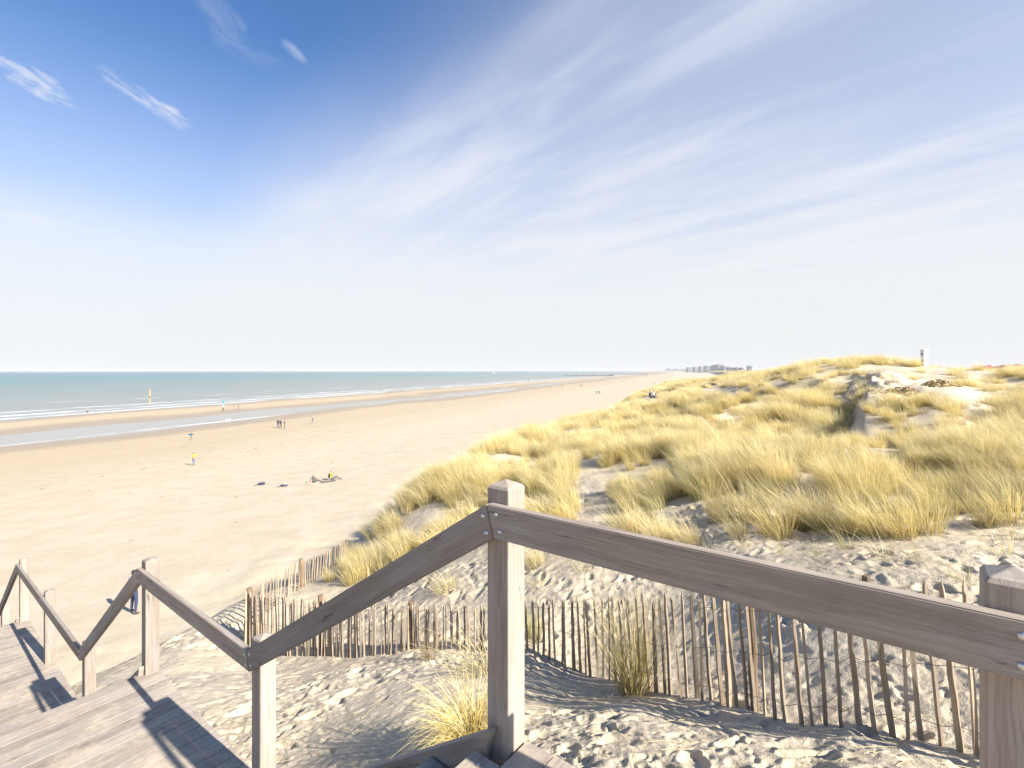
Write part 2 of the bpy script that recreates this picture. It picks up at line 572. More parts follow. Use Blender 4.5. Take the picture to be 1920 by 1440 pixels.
gme.polygons.foreach_set('use_smooth', np.ones(nq + ntr, bool))
gme.update()
gme.validate()
att = gme.attributes.new('turf', 'FLOAT', 'POINT')
gd = grass_density(GXv, GYv, GZv)
att.data.foreach_set('value', np.append(gd, 0).astype(np.float32))
ground = link('sand_ground', gme)
tag(ground, kind='structure', label='pale dune sand and wide beach running down to the sea', cat='ground')

# sand material
m, nt, b = material('sand')
geo = nt.new('ShaderNodeNewGeometry')
P = geo.outputs['Position']
x, y, z = nt.sep(P)
vv = nt.math('ADD', nt.math('MULTIPLY', x, -CC), nt.math('MULTIPLY', y, CS))
uu = nt.math('ADD', nt.math('MULTIPLY', x, CS), nt.math('MULTIPLY', y, CC))
n1 = nt.noise(P, 0.55, 6.0, 0.6)
n2 = nt.noise(P, 38.0, 4.0, 0.65)
along = nt.comb(nt.math('MULTIPLY', uu, 0.018), nt.math('MULTIPLY', vv, 0.16), 0.0)
n3 = nt.noise(along, 1.0, 5.0, 0.6, 0.4)
dry = nt.mix(nt.sstep(n1, 0.3, 0.72), (0.50, 0.418, 0.298), (0.565, 0.487, 0.368))
dry = nt.mix(nt.math('MULTIPLY', nt.sstep(n2, 0.35, 0.7), 0.35), dry, (0.41, 0.335, 0.23))
damp_v = nt.math('ADD', vv, nt.math('MULTIPLY', nt.math('SUBTRACT', n3, 0.5), 46.0))
damp = nt.sstep(damp_v, 42.0, 78.0)
sandc = nt.mix(nt.math('MULTIPLY', damp, 0.7), dry, (0.44, 0.345, 0.225))
wet_z = nt.math('ADD', z, nt.math('MULTIPLY', nt.math('SUBTRACT', n3, 0.5), 0.22))
wet = nt.sstep(wet_z, -10.24, -10.42)
sandc = nt.mix(nt.math('MULTIPLY', wet, 0.75), sandc, (0.30, 0.225, 0.145))
at = nt.new('ShaderNodeAttribute', attribute_name='turf')
dist = nt.math('SQRT', nt.math('ADD', nt.math('MULTIPLY', x, x), nt.math('MULTIPLY', y, y)))
litter = nt.math('MULTIPLY', at.outputs['Fac'], nt.lin(dist, 60, 160, 0.45, 0.95))
tn = nt.noise(P, 0.35, 5.0, 0.65)
turfc = nt.mix(nt.sstep(tn, 0.35, 0.65), (0.33, 0.26, 0.10), (0.50, 0.40, 0.19))
sandc = nt.mix(litter, sandc, turfc)
nt.put(b.inputs['Base Color'], sandc)
nt.put(b.inputs['Roughness'], nt.lin(wet, 0, 1, 0.95, 0.35))
b.inputs['Specular IOR Level'].default_value = 0.18
rip = nt.noise(nt.comb(nt.math('MULTIPLY', uu, 0.8), nt.math('MULTIPLY', vv, 2.4), 0.0), 1.0, 6.0, 0.65, 0.5)
bh = nt.math('ADD', nt.math('MULTIPLY', nt.noise(P, 9.0, 6.0, 0.7), 0.6), nt.math('MULTIPLY', nt.noise(P, 70.0, 3.0, 0.6), 0.25))
nrm = nt.bump(bh, 0.55, 0.05)
nrm = nt.bump(rip, 0.12, 0.12, nrm)
nrm = nt.bump(nt.noise(P, 1.7, 5.0, 0.7), 0.16, 0.25, nrm)
nt.put(b.inputs['Normal'], nrm)
gme.materials.append(m)

# ------------------------------------------------------------------ sea
mb = MB()
SR = 16000.0
ring = [(SR * math.cos(k / 96 * 6.28318), SR * math.sin(k / 96 * 6.28318), SEA) for k in range(96)]
mb.add([(0, 0, SEA)] + ring, [(0, k + 1, (k + 1) % 96 + 1) for k in range(96)])
m, nt, b = material('sea_water')
geo = nt.new('ShaderNodeNewGeometry')
P = geo.outputs['Position']
x, y, z = nt.sep(P)
vv = nt.math('ADD', nt.math('MULTIPLY', x, -CC), nt.math('MULTIPLY', y, CS))
uu = nt.math('ADD', nt.math('MULTIPLY', x, CS), nt.math('MULTIPLY', y, CC))
ns = nt.noise(nt.comb(nt.math('MULTIPLY', uu, 0.004), nt.math('MULTIPLY', vv, 0.018), 0.0), 1.0, 6.0, 0.6, 0.3)
vn = nt.math('ADD', vv, nt.math('MULTIPLY', nt.math('SUBTRACT', ns, 0.5), nt.math('MULTIPLY', vv, 0.5)))
cr = nt.new('ShaderNodeValToRGB')
cr.color_ramp.interpolation = 'EASE'
el = cr.color_ramp.elements
stops = ((0.0, (0.33, 0.315, 0.275)), (0.10, (0.33, 0.32, 0.28)), (0.22, (0.245, 0.255, 0.225)), (0.33, (0.19, 0.232, 0.208)), (0.59, (0.070, 0.19, 0.185)), (1.0, (0.018, 0.135, 0.15)))
while len(el) < len(stops):
    el.new(0.5)
for e, (p_, c_) in zip(el, stops):
    e.position = p_
    e.color = (*c_, 1)
nt.put(cr.inputs[0], nt.math('POWER', nt.lin(vn, 100, 2400), 0.5))
# breaking wave crests: foam lines lying parallel to the shore
fwob = nt.noise(nt.comb(nt.math('MULTIPLY', uu, 0.012), nt.math('MULTIPLY', vv, 0.01), 2.0), 1.0, 4.0, 0.6)
ffin = nt.noise(nt.comb(nt.math('MULTIPLY', uu, 0.05), nt.math('MULTIPLY', vv, 0.5), 4.0), 1.0, 5.0, 0.65)
foam = None
for v0, wd, amp, cut in ((104.5, 0.7, 9, 0.47), (161.0, 1.6, 7, 0.34), (171.0, 2.6, 16, 0.42), (186.0, 3.4, 24, 0.45), (226.0, 4.0, 40, 0.52), (300.0, 5.0, 60, 0.58)):
    dv = nt.math('ABSOLUTE', nt.math('SUBTRACT', nt.math('ADD', vv, nt.math('MULTIPLY', nt.math('SUBTRACT', fwob, 0.5), amp)), v0))
    ln = nt.math('MULTIPLY', nt.sstep(dv, wd, wd * 0.25), nt.sstep(ffin, cut, cut + 0.12))
    foam = ln if foam is None else nt.math('MAXIMUM', foam, ln)
shal = nt.math('MULTIPLY', nt.sstep(nt.math('ABSOLUTE', nt.math('SUBTRACT', vv, 175.0)), 26.0, 6.0), nt.sstep(ffin, 0.45, 0.75))
foam = nt.math('MAXIMUM', foam, nt.math('MULTIPLY', shal, 0.35))
nt.put(b.inputs['Base Color'], nt.mix(foam, cr.outputs[0], (0.80, 0.80, 0.79)))
nt.put(b.inputs['Roughness'], nt.lin(foam, 0, 1, 0.28, 0.9))
b.inputs['IOR'].default_value = 1.333
b.inputs['Specular IOR Level'].default_value = 0.13
wv = nt.noise(nt.comb(nt.math('MULTIPLY', uu, 0.10), nt.math('MULTIPLY', vv, 0.42), 0.0), 1.0, 6.0, 0.62, 0.3)
calm = nt.sstep(vv, 150, 175, 0.08, 1.0)
nt.put(b.inputs['Normal'], nt.bump(nt.math('MULTIPLY', wv, calm), 0.8, 0.8))
sea = link('sea', mb.mesh('sea', m))
tag(sea, kind='structure', label='calm green blue sea with low foam lines along the beach', cat='sea')

# ------------------------------------------------------------------ far shore: town, houses, tower, groynes, boats
def wall_mat(name, col):
    return plain(name, col, 0.85, 0, 0.08, 0.3)


M_GLASS = plain('window_glass', (0.10, 0.13, 0.17), 0.15, 0, 0.2, 0.5)
M_CONC = [wall_mat('render_grey', (0.60, 0.60, 0.61)), wall_mat('render_white', (0.68, 0.66, 0.63)), wall_mat('render_pink', (0.58, 0.45, 0.38)), wall_mat('render_tan', (0.55, 0.48, 0.38))]
M_TILE = plain('roof_tile', (0.36, 0.13, 0.08), 0.8, 0, 0.25, 1.5, 0.4)
M_SLATE = plain('roof_slate', (0.16, 0.16, 0.19), 0.7, 0, 0.2, 1.0)


def rotz(x, y, a):
    return x * math.cos(a) - y * math.sin(a), x * math.sin(a) + y * math.cos(a)


def block(px0, px1, ytop, d, depth, zbase, mat, label, group, bands=6, roof=None, ang=-R(19), cat='building', name='apartment_block'):
    """a flat-roofed block of flats; its front faces the sea"""
    x0, x1 = (px0 - CX) / F * d, (px1 - CX) / F * d
    ztop = EYE + (HY - ytop) * d / F
    w = x1 - x0
    root = empty(name, ((x0 + x1) / 2, d, zbase))
    tag(root, label, cat, group)
    hgt = ztop - zbase
    link('wall', MB().box((-w / 2, 0, 0), (w / 2, depth, hgt)).mesh('wall', mat), root)
    link('roof', MB().box((-w / 2 - 0.4, -0.4, hgt + 0.02), (w / 2 + 0.4, depth + 0.4, hgt + 0.7)).box((-w * 0.2, depth * 0.3, hgt + 0.7), (w * 0.1, depth * 0.6, hgt + 3.0)).mesh('roof', roof or M_CONC[0]), root)
    fl = hgt / bands
    wm = MB().box((-w / 2 + 0.8, -0.12, 0.9), (w / 2 - 0.8, -0.004, fl - 0.6)).mesh('window_band', M_GLASS)
    sm = MB().box((-w / 2 - 0.12, 0.8, 0.9), (-w / 2 - 0.004, depth - 0.8, fl - 0.6)).mesh('window_band', M_GLASS)
    bm_ = MB().box((-w / 2 + 0.5, -1.2, 0.0), (w / 2 - 0.5, -0.13, 0.8)).mesh('balcony', M_CONC[1])
    for k in range(bands):
        for me in (wm, sm, bm_):
            o = link(me.name.split('.')[0], me, root)
            o.location = (0, 0, k * fl)
    return root


SEAF = 'apartment blocks along the far seafront'
SEAL = 'pale apartment block in the seafront row far down the beach'
xs = [(1291, 1303, 688.6, 2750), (1303.5, 1314, 688.0, 2600), (1314.5, 1325, 687.4, 2480), (1325.5, 1337, 686.2, 2360), (1337.5, 1346, 685.6, 2280)]
for i, (a, b_, yt, d) in enumerate(xs):
    block(a, b_, yt, d, 40, -9, M_CONC[i % 2], SEAL, SEAF, 8)
block(1346.5, 1357, 684.2, 2200, 60, -9, M_CONC[2], 'tallest pinkish block at the end of the far seafront row', None, 8, M_TILE)
block(1358, 1366, 687.5, 2150, 40, -9, M_CONC[3], 'tan block stepping down behind the tallest seafront block', None, 5, M_TILE)
TOWN = 'low town houses behind the far dunes'
for i, (a, b_, yt, d) in enumerate(((1367, 1373, 689.5, 1900), (1374, 1380, 690.2, 1750), (1381.5, 1388, 690, 1600), (1391, 1396, 690.6, 1500))):
    block(a, b_, yt, d, 25, -8, M_CONC[(i + 1) % 4], 'small low town building behind the far dunes', TOWN, 3, M_TILE if i % 2 else M_SLATE, name='town_house')
block(1404, 1411, 687.2, 1300, 12, -8, M_CONC[3], 'lone taller house standing above the far dunes', None, 3, M_SLATE, name='town_house')
SKY = 'skyline of the distant port town'
for i, (a, b_, yt) in enumerate(((1249, 1252, 692.6), (1253, 1254.4, 689.5), (1256, 1261, 691.8), (1262.5, 1267, 692.3), (1268, 1273, 691.2), (1274, 1279, 692.4), (1281, 1286, 691.9), (1287, 1290.5, 692.6))):
    lab = 'thin tower rising from the distant port skyline' if i == 1 else 'hazy building in the distant port skyline'
    block(a, b_, yt, 6200 - i * 90, 60, -12, M_CONC[0], lab, None if i == 1 else SKY, 4)


def hip_house(px0, px1, yridge, yeave, d, label):
    x0, x1 = (px0 - CX) / F * d, (px1 - CX) / F * d
    w, dep = x1 - x0, 9.0
    zr, ze = EYE + (HY - yridge) * d / F, EYE + (HY - yeave) * d / F
    zb = h1((x0 + x1) / 2, d) - 0.5
    zb = min(zb, ze - 2.6)
    root = empty('red_roofed_house', ((x0 + x1) / 2, d, zb))
    tag(root, label, 'house')
    he, hr = ze - zb, zr - zb
    link('wall', MB().box((-w / 2 + 0.5, 0.5, 0), (w / 2 - 0.5, dep - 0.5, he)).mesh('wall', M_CONC[1]), root)
    s = min(w * 0.3, 4.0)
    rf = MB().add([(-w / 2, 0, he), (w / 2, 0, he), (w / 2, dep, he), (-w / 2, dep, he), (-w / 2 + s, dep / 2, hr), (w / 2 - s, dep / 2, hr)],
                  [(0, 1, 5, 4), (1, 2, 5), (2, 3, 4, 5), (3, 0, 4), (3, 2, 1, 0)]).mesh('roof', M_TILE)
    ro = link('roof', rf, root)
    link('chimney', MB().box((w * 0.1, dep * 0.5, hr - 0.6), (w * 0.1 + 0.8, dep * 0.5 + 0.8, hr + 0.3)).mesh('chimney', M_TILE), ro)
    link('gutter', MB().box((-w / 2, -0.14, he - 0.12), (w / 2, -0.004, he + 0.02)).mesh('gutter', M_SLATE), ro)
    for k in range(3):
        wx = -w / 2 + w * (k + 0.5) / 3
        wi = link('window', MB().box((wx - 0.6, 0.42, he - 1.9), (wx + 0.6, 0.496, he - 0.6)).mesh('window', M_GLASS), root)
        link('sill', MB().box((wx - 0.7, 0.34, he - 2.0), (wx + 0.7, 0.49, he - 1.91)).mesh('sill', M_CONC[1]), wi)


hip_house(1855, 1887, 685.6, 692.5, 210, 'small house with a hipped red tile roof behind the dune')
hip_house(1884, 1960, 683.6, 692.0, 185, 'wide house with a long red tile roof behind the dune')

# white tower
d = 230.0
wt = 13.5 / F * d
tx = (1732.5 - CX) / F * d
zt = EYE + (HY - 655.5) * d / F
zb = -1.0
root = empty('white_tower', (tx, d, zb), R(4))
tag(root, 'square white tower rising behind the dune crest', 'tower')
M_WHITE = plain('white_paint', (0.80, 0.80, 0.78), 0.6, 0, 0.04, 0.4)
s = wt * 0.29
link('shaft', MB().box((-s, -s, 0), (s, s, zt - zb - 1.0)).mesh('shaft', M_WHITE, bevel=0.08), root)
link('cap', MB().box((-s * 1.08, -s * 1.08, zt - zb - 0.99), (s * 1.08, s * 1.08, zt - zb)).mesh('cap', M_CONC[1], bevel=0.06), root)
for k in range(2):
    link('window', MB().box((-s - 0.06, -s * 0.55, zt - zb - 2.6 - k * 3.2), (-s - 0.004, s * 0.55, zt - zb - 1.5 - k * 3.2)).mesh('window', M_GLASS), root)

# groynes
M_ROCK = plain('weed_covered_rock', (0.075, 0.07, 0.065), 0.9, 0, 0.4, 0.4, 0.6)
M_PILE = plain('groyne_pile', (0.10, 0.085, 0.07), 0.85, 0, 0.3, 2.0)
rng = random.Random(4)
for (xa, xb, yy, lab) in ((1057, 1150, 705.2, 'long dark stone groyne running out from the beach, the first one down the shore'),
                          (1137, 1212, 702.0, 'dark stone groyne beyond the first one, lined with marker poles'),
                          (1196, 1252, 699.6, 'faint dark stone groyne farthest down the shore')):
    d = (EYE - SEA) * F / (yy - HY)
    xa_, xb_ = (xa - CX) / F * d, (xb - CX) / F * d
    L = xb_ - xa_
    root = empty('stone_groyne', (xa_, d, SEA))
    tag(root, lab, 'groyne')
    n = 40
    vs, fs = [], []
    for k in range(n + 1):
        x_ = L * k / n
        y_ = -x_ * 0.05
        wd = 3.5 + rng.random() * 1.2
        top = 0.9 + rng.random() * 0.5 + 1.1 * k / n
        if k == 0:
            top *= 0.3
        vs += [(x_, y_ - wd, -0.6), (x_, y_ - wd * 0.45, top * 0.9), (x_, y_ + wd * 0.45, top), (x_, y_ + wd, -0.6)]
        if k:
            for q in range(3):
                fs.append(((k - 1) * 4 + q, (k - 1) * 4 + q + 1, k * 4 + q + 1, k * 4 + q))
    fs += [(0, 1, 2, 3), (n * 4 + 3, n * 4 + 2, n * 4 + 1, n * 4)]
    link('stone_mound', MB().add(vs, fs).mesh('stone_mound', M_ROCK), root)
    pm = MB().tube([(0, 0, 0), (0.05, 0, 3.0), (0, 0.05, 5.6)], [0.28, 0.26, 0.24], 6).mesh('marker_pole', M_PILE)
    for k in range(5):
        o = link('marker_pole', pm, root)
        o.location = (2 + L * 0.19 * k, -0.1 * L * 0.19 * k * 0.5, 0.3)

# sailing boats
M_SAIL = plain('sail_cloth', (0.80, 0.80, 0.78), 0.7, 0, 0.04)
M_HULL = plain('boat_hull', (0.62, 0.63, 0.65), 0.4, 0, 0.05)
for i, (px, d, s) in enumerate(((926, 1900, 1.0), (955, 3800, 1.0), (1015, 3300, 1.05), (1153, 3600, 1.1))):
    root = empty('sailing_boat', ((px - CX) / F * d, d, SEA), 0.4 * i)
    root.scale = (s,) * 3
    tag(root, 'small white sailing boat far out on the horizon', 'sailboat', 'white sails on the horizon')
    hull = MB().add([(-4, 0, 1.2), (-3.6, -1.2, 1.1), (1, -1.4, 1.1), (4.6, 0, 1.4), (1, 1.4, 1.1), (-3.6, 1.2, 1.1), (-3.2, -0.5, -0.3), (3.2, 0, -0.3), (-3.2, 0.5, -0.3)],
                    [(0, 1, 2, 3, 4, 5), (1, 6, 7, 2), (2, 7, 3), (3, 7, 4), (4, 7, 8, 5), (5, 8, 6, 1), (0, 5, 1), (6, 8, 7)]).mesh('hull', M_HULL)
    link('hull', hull, root)
    link('mast', MB().tube([(0.4, 0, 1.0), (0.4, 0, 11.0)], 0.08, 6).mesh('mast', M_HULL), root)
    link('mainsail', MB().add([(0.3, -0.03, 2.2), (0.3, -0.03, 10.8), (-3.6, -0.03, 2.4), (-1.2, 0.32, 5.6), (0.3, 0.03, 2.2), (0.3, 0.03, 10.8), (-3.6, 0.03, 2.4), (-1.2, 0.38, 5.6)],
                              [(0, 1, 3), (0, 3, 2), (4, 7, 5), (4, 6, 7), (1, 5, 7, 3), (3, 7, 6, 2), (0, 2, 6, 4), (0, 4, 5, 1)]).mesh('mainsail', M_SAIL), root)
    link('jib', MB().add([(0.6, 0, 9.6), (4.3, 0, 1.7), (0.9, 0.5, 2.2), (0.6, 0.06, 9.6), (4.3, 0.06, 1.7), (0.9, 0.56, 2.2)],
                         [(0, 1, 2), (3, 5, 4), (0, 3, 4, 1), (1, 4, 5, 2), (2, 5, 3, 0)]).mesh('jib', M_SAIL), root)

# marker posts standing in the surf
M_YEL = plain('beacon_yellow', (0.50, 0.37, 0.16), 0.6, 0, 0.12)
M_DARKW = plain('tarred_wood', (0.09, 0.075, 0.06), 0.85, 0, 0.3, 3.0)
d = (EYE - SEA) * F / (756.5 - HY)
root = empty('beacon_post', ((281 - CX) / F * d, d, SEA))
tag(root, 'tall yellow beacon post with a flat topmark standing in the surf', 'beacon')
sc_ = d / F
link('pile', MB().tube([(0, 0, -1.2), (0, 0, 11 * sc_)], [0.15, 0.13], 8).mesh('pile', M_YEL), root)
link('collar', MB().tube([(0, 0, 10.6 * sc_), (0, 0, 13.0 * sc_)], 0.19, 8).mesh('collar', M_DARKW), root)
link('topmark', MB().box((-0.17, -0.15, 13 * sc_), (0.17, 0.15, 26 * sc_)).mesh('topmark', M_YEL, bevel=0.05), root)
for (px, py, hpx, lab) in ((164, 774, 5.5, 'short wooden stake standing in the shallow water'), (990.5, 717.5, 7.0, 'thin dark stake standing off the beach before the groynes')):
    d = (EYE - SEA) * F / (py - HY)
    root = empty('wooden_stake', ((px - CX) / F * d, d, SEA))
    tag(root, lab, 'stake')
    link('pile', MB().tube([(0, 0, -1.0), (0.02, 0, hpx * d / F)], [0.2, 0.16], 7).mesh('pile', M_DARKW), root)
    link('cap', MB().tube([(0.02, 0, hpx * d / F), (0.02, 0, hpx * d / F + 0.2)], [0.2, 0.1], 7).mesh('cap', M_YEL), root)

# ------------------------------------------------------------------ wooden stairway
def wood(name, light, dark, grey, sandy=0.0):
    """weathered timber, grain along local X, new offset for every board"""
    m, nt, b = material(name)
    t = nt.new('ShaderNodeTexCoord')
    oi = nt.new('ShaderNodeObjectInfo')
    off = nt.math('MULTIPLY', oi.outputs['Random'], 37.0)
    p = nt.vadd(t.outputs['Object'], nt.comb(off, off, off))
    warp = nt.noise(nt.vmul(p, (1.2, 5.0, 5.0)), 1.0, 3.0, 0.5)
    pw = nt.vadd(p, nt.comb(0.0, nt.math('MULTIPLY', nt.math('SUBTRACT', warp, 0.5), 0.05), nt.math('MULTIPLY', nt.math('SUBTRACT', warp, 0.5), 0.05)))
    g1 = nt.noise(nt.vmul(pw, (1.1, 42.0, 42.0)), 1.0, 5.0, 0.62)
    g2 = nt.noise(nt.vmul(pw, (5.0, 210.0, 210.0)), 1.0, 4.0, 0.6)
    bl = nt.noise(nt.vmul(p, (1.4, 6.0, 6.0)), 1.0, 5.0, 0.6)
    c = nt.mix(nt.sstep(g1, 0.33, 0.67), dark, light)
    c = nt.mix(nt.math('MULTIPLY', nt.sstep(bl, 0.38, 0.68), 0.65), c, grey)
    c = nt.mix(nt.math('MULTIPLY', nt.sstep(g2, 0.60, 0.35), 0.35), c, tuple(k * 0.62 for k in dark))
    g3 = nt.noise(nt.vmul(pw, (0.9, 17.0, 17.0)), 1.0, 3.0, 0.5)
    g4 = nt.noise(nt.vmul(p, (2.2, 9.0, 9.0)), 1.0, 2.0, 0.5)
    crack = nt.math('MULTIPLY', nt.sstep(nt.math('ABSOLUTE', nt.math('SUBTRACT', g3, 0.5)), 0.009, 0.002), nt.sstep(g4, 0.52, 0.62))
    c = nt.mix(nt.math('MULTIPLY', crack, 0.75), c, (0.07, 0.05, 0.04))
    stain = nt.noise(nt.vmul(p, (3.0, 4.0, 4.0)), 1.3, 6.0, 0.7)
    c = nt.mix(nt.math('MULTIPLY', nt.sstep(stain, 0.56, 0.74), 0.4), c, tuple(k * 0.8 for k in dark))
    tone = nt.lin(oi.outputs['Random'], 0, 1, 0.86, 1.14)
    c = nt.mix(1.0, c, nt.comb(tone, tone, tone), 'MULTIPLY')
    if sandy:
        geo = nt.new('ShaderNodeNewGeometry')
        sn = nt.noise(geo.outputs['Position'], 2.3, 8.0, 0.68)
        s2 = nt.noise(geo.outputs['Position'], 14.0, 6.0, 0.7)
        up = nt.sstep(nt.sep(geo.outputs['Normal'])[2], 0.6, 0.9)
        sf = nt.math('MULTIPLY', nt.math('MULTIPLY', nt.sstep(nt.math('ADD', nt.math('MULTIPLY', sn, 0.65), nt.math('MULTIPLY', s2, 0.35)), 0.44, 0.66), sandy), up)
        c = nt.mix(sf, c, (0.50, 0.42, 0.31))
    nt.put(b.inputs['Base Color'], c)
    b.inputs['Roughness'].default_value = 0.78
    b.inputs['Specular IOR Level'].default_value = 0.25
    nt.put(b.inputs['Normal'], nt.bump(nt.math('ADD', g1, nt.math('MULTIPLY', g2, 0.6)), 0.35, 0.004))
    return m


M_WOOD = wood('weathered_hardwood', (0.41, 0.345, 0.28), (0.30, 0.243, 0.20), (0.41, 0.375, 0.335))
M_DECK = wood('weathered_decking', (0.40, 0.335, 0.27), (0.28, 0.225, 0.185), (0.41, 0.37, 0.32), 0.9)
M_STEEL = plain('galvanised_steel', (0.62, 0.62, 0.62), 0.35, 0.9, 0.1, 30)

stairs = empty('wooden_stairway', (S0[0], S0[1], 0.0), math.atan2(D1[1], D1[0]))
tag(stairs, 'weathered grey hardwood stairway with landings and posted handrail leading to the beach', 'stairway')
# local frame of the stairway: x runs down the stairs, y points left of that (away from the dune = +y), z up


def upright(w=0.12, h=1.16, foot=0.6):
    """a square post, pyramid top, grain running up"""
    q = w / 2
    vs = [(-foot, -q, -q), (-foot, q, -q), (-foot, q, q), (-foot, -q, q)]
    top = h - 0.018
    vs += [(top - 0.012, -q, -q), (top - 0.012, q, -q), (top - 0.012, q, q), (top - 0.012, -q, q)]
    e = q - 0.008
    vs += [(top, -e, -e), (top, e, -e), (top, e, e), (top, -e, e), (h + 0.006, 0, 0)]
    fs = [(3, 2, 1, 0)]
    for a, b_ in ((0, 4), (4, 8)):
        for k in range(4):
            fs.append((a + k, a + (k + 1) % 4, b_ + (k + 1) % 4, b_ + k))
    fs += [(8, 9, 12), (9, 10, 12), (10, 11, 12), (11, 8, 12)]
    return MB().add(vs, fs).mesh('post', M_WOOD, bevel=0.003)


UP = Matrix.Rotation(-math.pi / 2, 4, 'Y')       # local X of a board turned upwards
L0, L1, L2, L3 = 0.0, -1.415, -3.02, -4.50       # deck and landing levels
post_me = upright()
for t_, lev in ((-1.62, L0), (0.0, L0), (2.25, L1), (4.65, L1), (7.0, L2), (9.39, L2), (11.57, L2), (13.75, L3), (16.6, L3)):
    zg = h1(*(S0 + D1 * (t_ + 0.06) + NN * 0.06))
    foot = max(0.5, lev - zg + 0.4)
    me = post_me if foot <= 0.6 else upright(foot=foot)
    o = link('post', me, stairs, Matrix.Translation((t_ + 0.06, -0.06, lev)) @ UP)

# handrail boards, mitred where they meet
RH = 1.07
PL = [(-3.4, L0 + RH), (0.085, L0 + RH), (2.35, L1 + RH), (4.76, L1 + RH), (7.06, L2 + RH), (11.68, L2 + RH), (13.86, L3 + RH), (16.8, L3 + RH)]


def offs(pl, h):
    out = []
    for i, (x_, z_) in enumerate(pl):
        ds = []
        for a, b_ in ((i - 1, i), (i, i + 1)):
            if 0 <= a and b_ < len(pl):
                dx_, dz_ = pl[b_][0] - pl[a][0], pl[b_][1] - pl[a][1]
                l_ = math.hypot(dx_, dz_)
                ds.append((dz_ / l_, -dx_ / l_))
        if len(ds) == 1:
            out.append((x_ + ds[0][0] * h, z_ + ds[0][1] * h))
        else:
            bx_, bz_ = ds[0][0] + ds[1][0], ds[0][1] + ds[1][1]
            k = h / (0.5 * (bx_ * bx_ + bz_ * bz_))
            out.append((x_ + bx_ * k, z_ + bz_ * k))
    return out


PB = offs(PL, 0.14)
bolt_me = None
mbb = MB()
for k in range(4):
    ra = 0.0105 * math.cos(k / 3 * 1.5)
    mbb.add([(ra * math.cos(j / 10 * 6.2832), 0.0055 * math.sin(k / 3 * 1.5708) + 0.0005, ra * math.sin(j / 10 * 6.2832)) for j in range(10)], [])
mbb.f = [(i * 10 + j, i * 10 + (j + 1) % 10, (i + 1) * 10 + (j + 1) % 10, (i + 1) * 10 + j) for i in range(3) for j in range(10)] + [tuple(range(30, 40))]
mbb.mi = [0] * len(mbb.f)
bolt_me = mbb.mesh('bolt', M_STEEL, smooth=True)
for i in range(len(PL) - 1):
    (xa, za), (xb, zb) = PL[i], PL[i + 1]
    (xc, zc_), (xd, zd) = PB[i], PB[i + 1]
    ang = math.atan2(zb - za, xb - xa)
    c_, s_ = math.cos(ang), math.sin(ang)
    loc = lambda x_, z_: ((x_ - xa) * c_ + (z_ - za) * s_, -(x_ - xa) * s_ + (z_ - za) * c_)
    gap = 0.0012
    poly = [loc(xa, za), loc(xb, zb), loc(xd, zd), loc(xc, zc_)]
    poly = [(poly[0][0] + gap, poly[0][1]), (poly[1][0] - gap, poly[1][1]), (poly[2][0] - gap, poly[2][1]), (poly[3][0] + gap, poly[3][1])]
    mb = MB()
    mb.prism(poly, 0.002, 0.047)
    rail = link('handrail', mb.mesh('handrail', M_WOOD, bevel=0.004, seg=2), stairs, Matrix.Translation((xa, 0, za)) @ Matrix.Rotation(-ang, 4, 'Y'))
    Lr = math.hypot(xb - xa, zb - za)
    for xx in (0.035, Lr - 0.045):
        if (i == 0 and xx < 0.1) or (i == len(PL) - 2 and xx > 1):
            continue
        sk = (poly[3][0] - poly[0][0]) if xx < 0.1 else (poly[2][0] - poly[1][0])
        for zz in (-0.035, -0.105):
            o = link('bolt', bolt_me, rail)
            o.location = (xx + sk * (-zz / 0.14), 0.047, zz)
    # mid-span fixings where the board passes an upright
    for tp in ((-1.62,) if i == 0 else (9.39,) if i == 4 else ()):
        for zz in (-0.035, -0.105):
            o = link('bolt', bolt_me, rail)
            o.location = (tp + 0.06 - xa, 0.047, zz)

# decks of separate planks, each lying across the stairway
PW, PG, WID = 0.139, 0.006, 2.75
rng = random.Random(11)
plank_mes = []
for k in range(5):
    Lp = WID + rng.uniform(-0.006, 0.012)
    plank_mes.append(MB().box((0, -PW / 2, -0.028), (Lp, PW / 2, 0.0)).mesh('plank', M_DECK, bevel=0.0018))
short_me = MB().box((0, -PW / 2, -0.028), (WID - 0.2, PW / 2, 0.0)).mesh('plank', M_DECK, bevel=0.0018)
ACR = Matrix.Rotation(math.pi / 2, 4, 'Z')       # board's X turned across the stairs (+y)
EDGE = -0.115                                    # dune-side edge of the decks


screw_me = MB().tube([(0, 0, 0), (0, 0, 0.003)], 0.0065, 10).mesh('screw', M_STEEL)


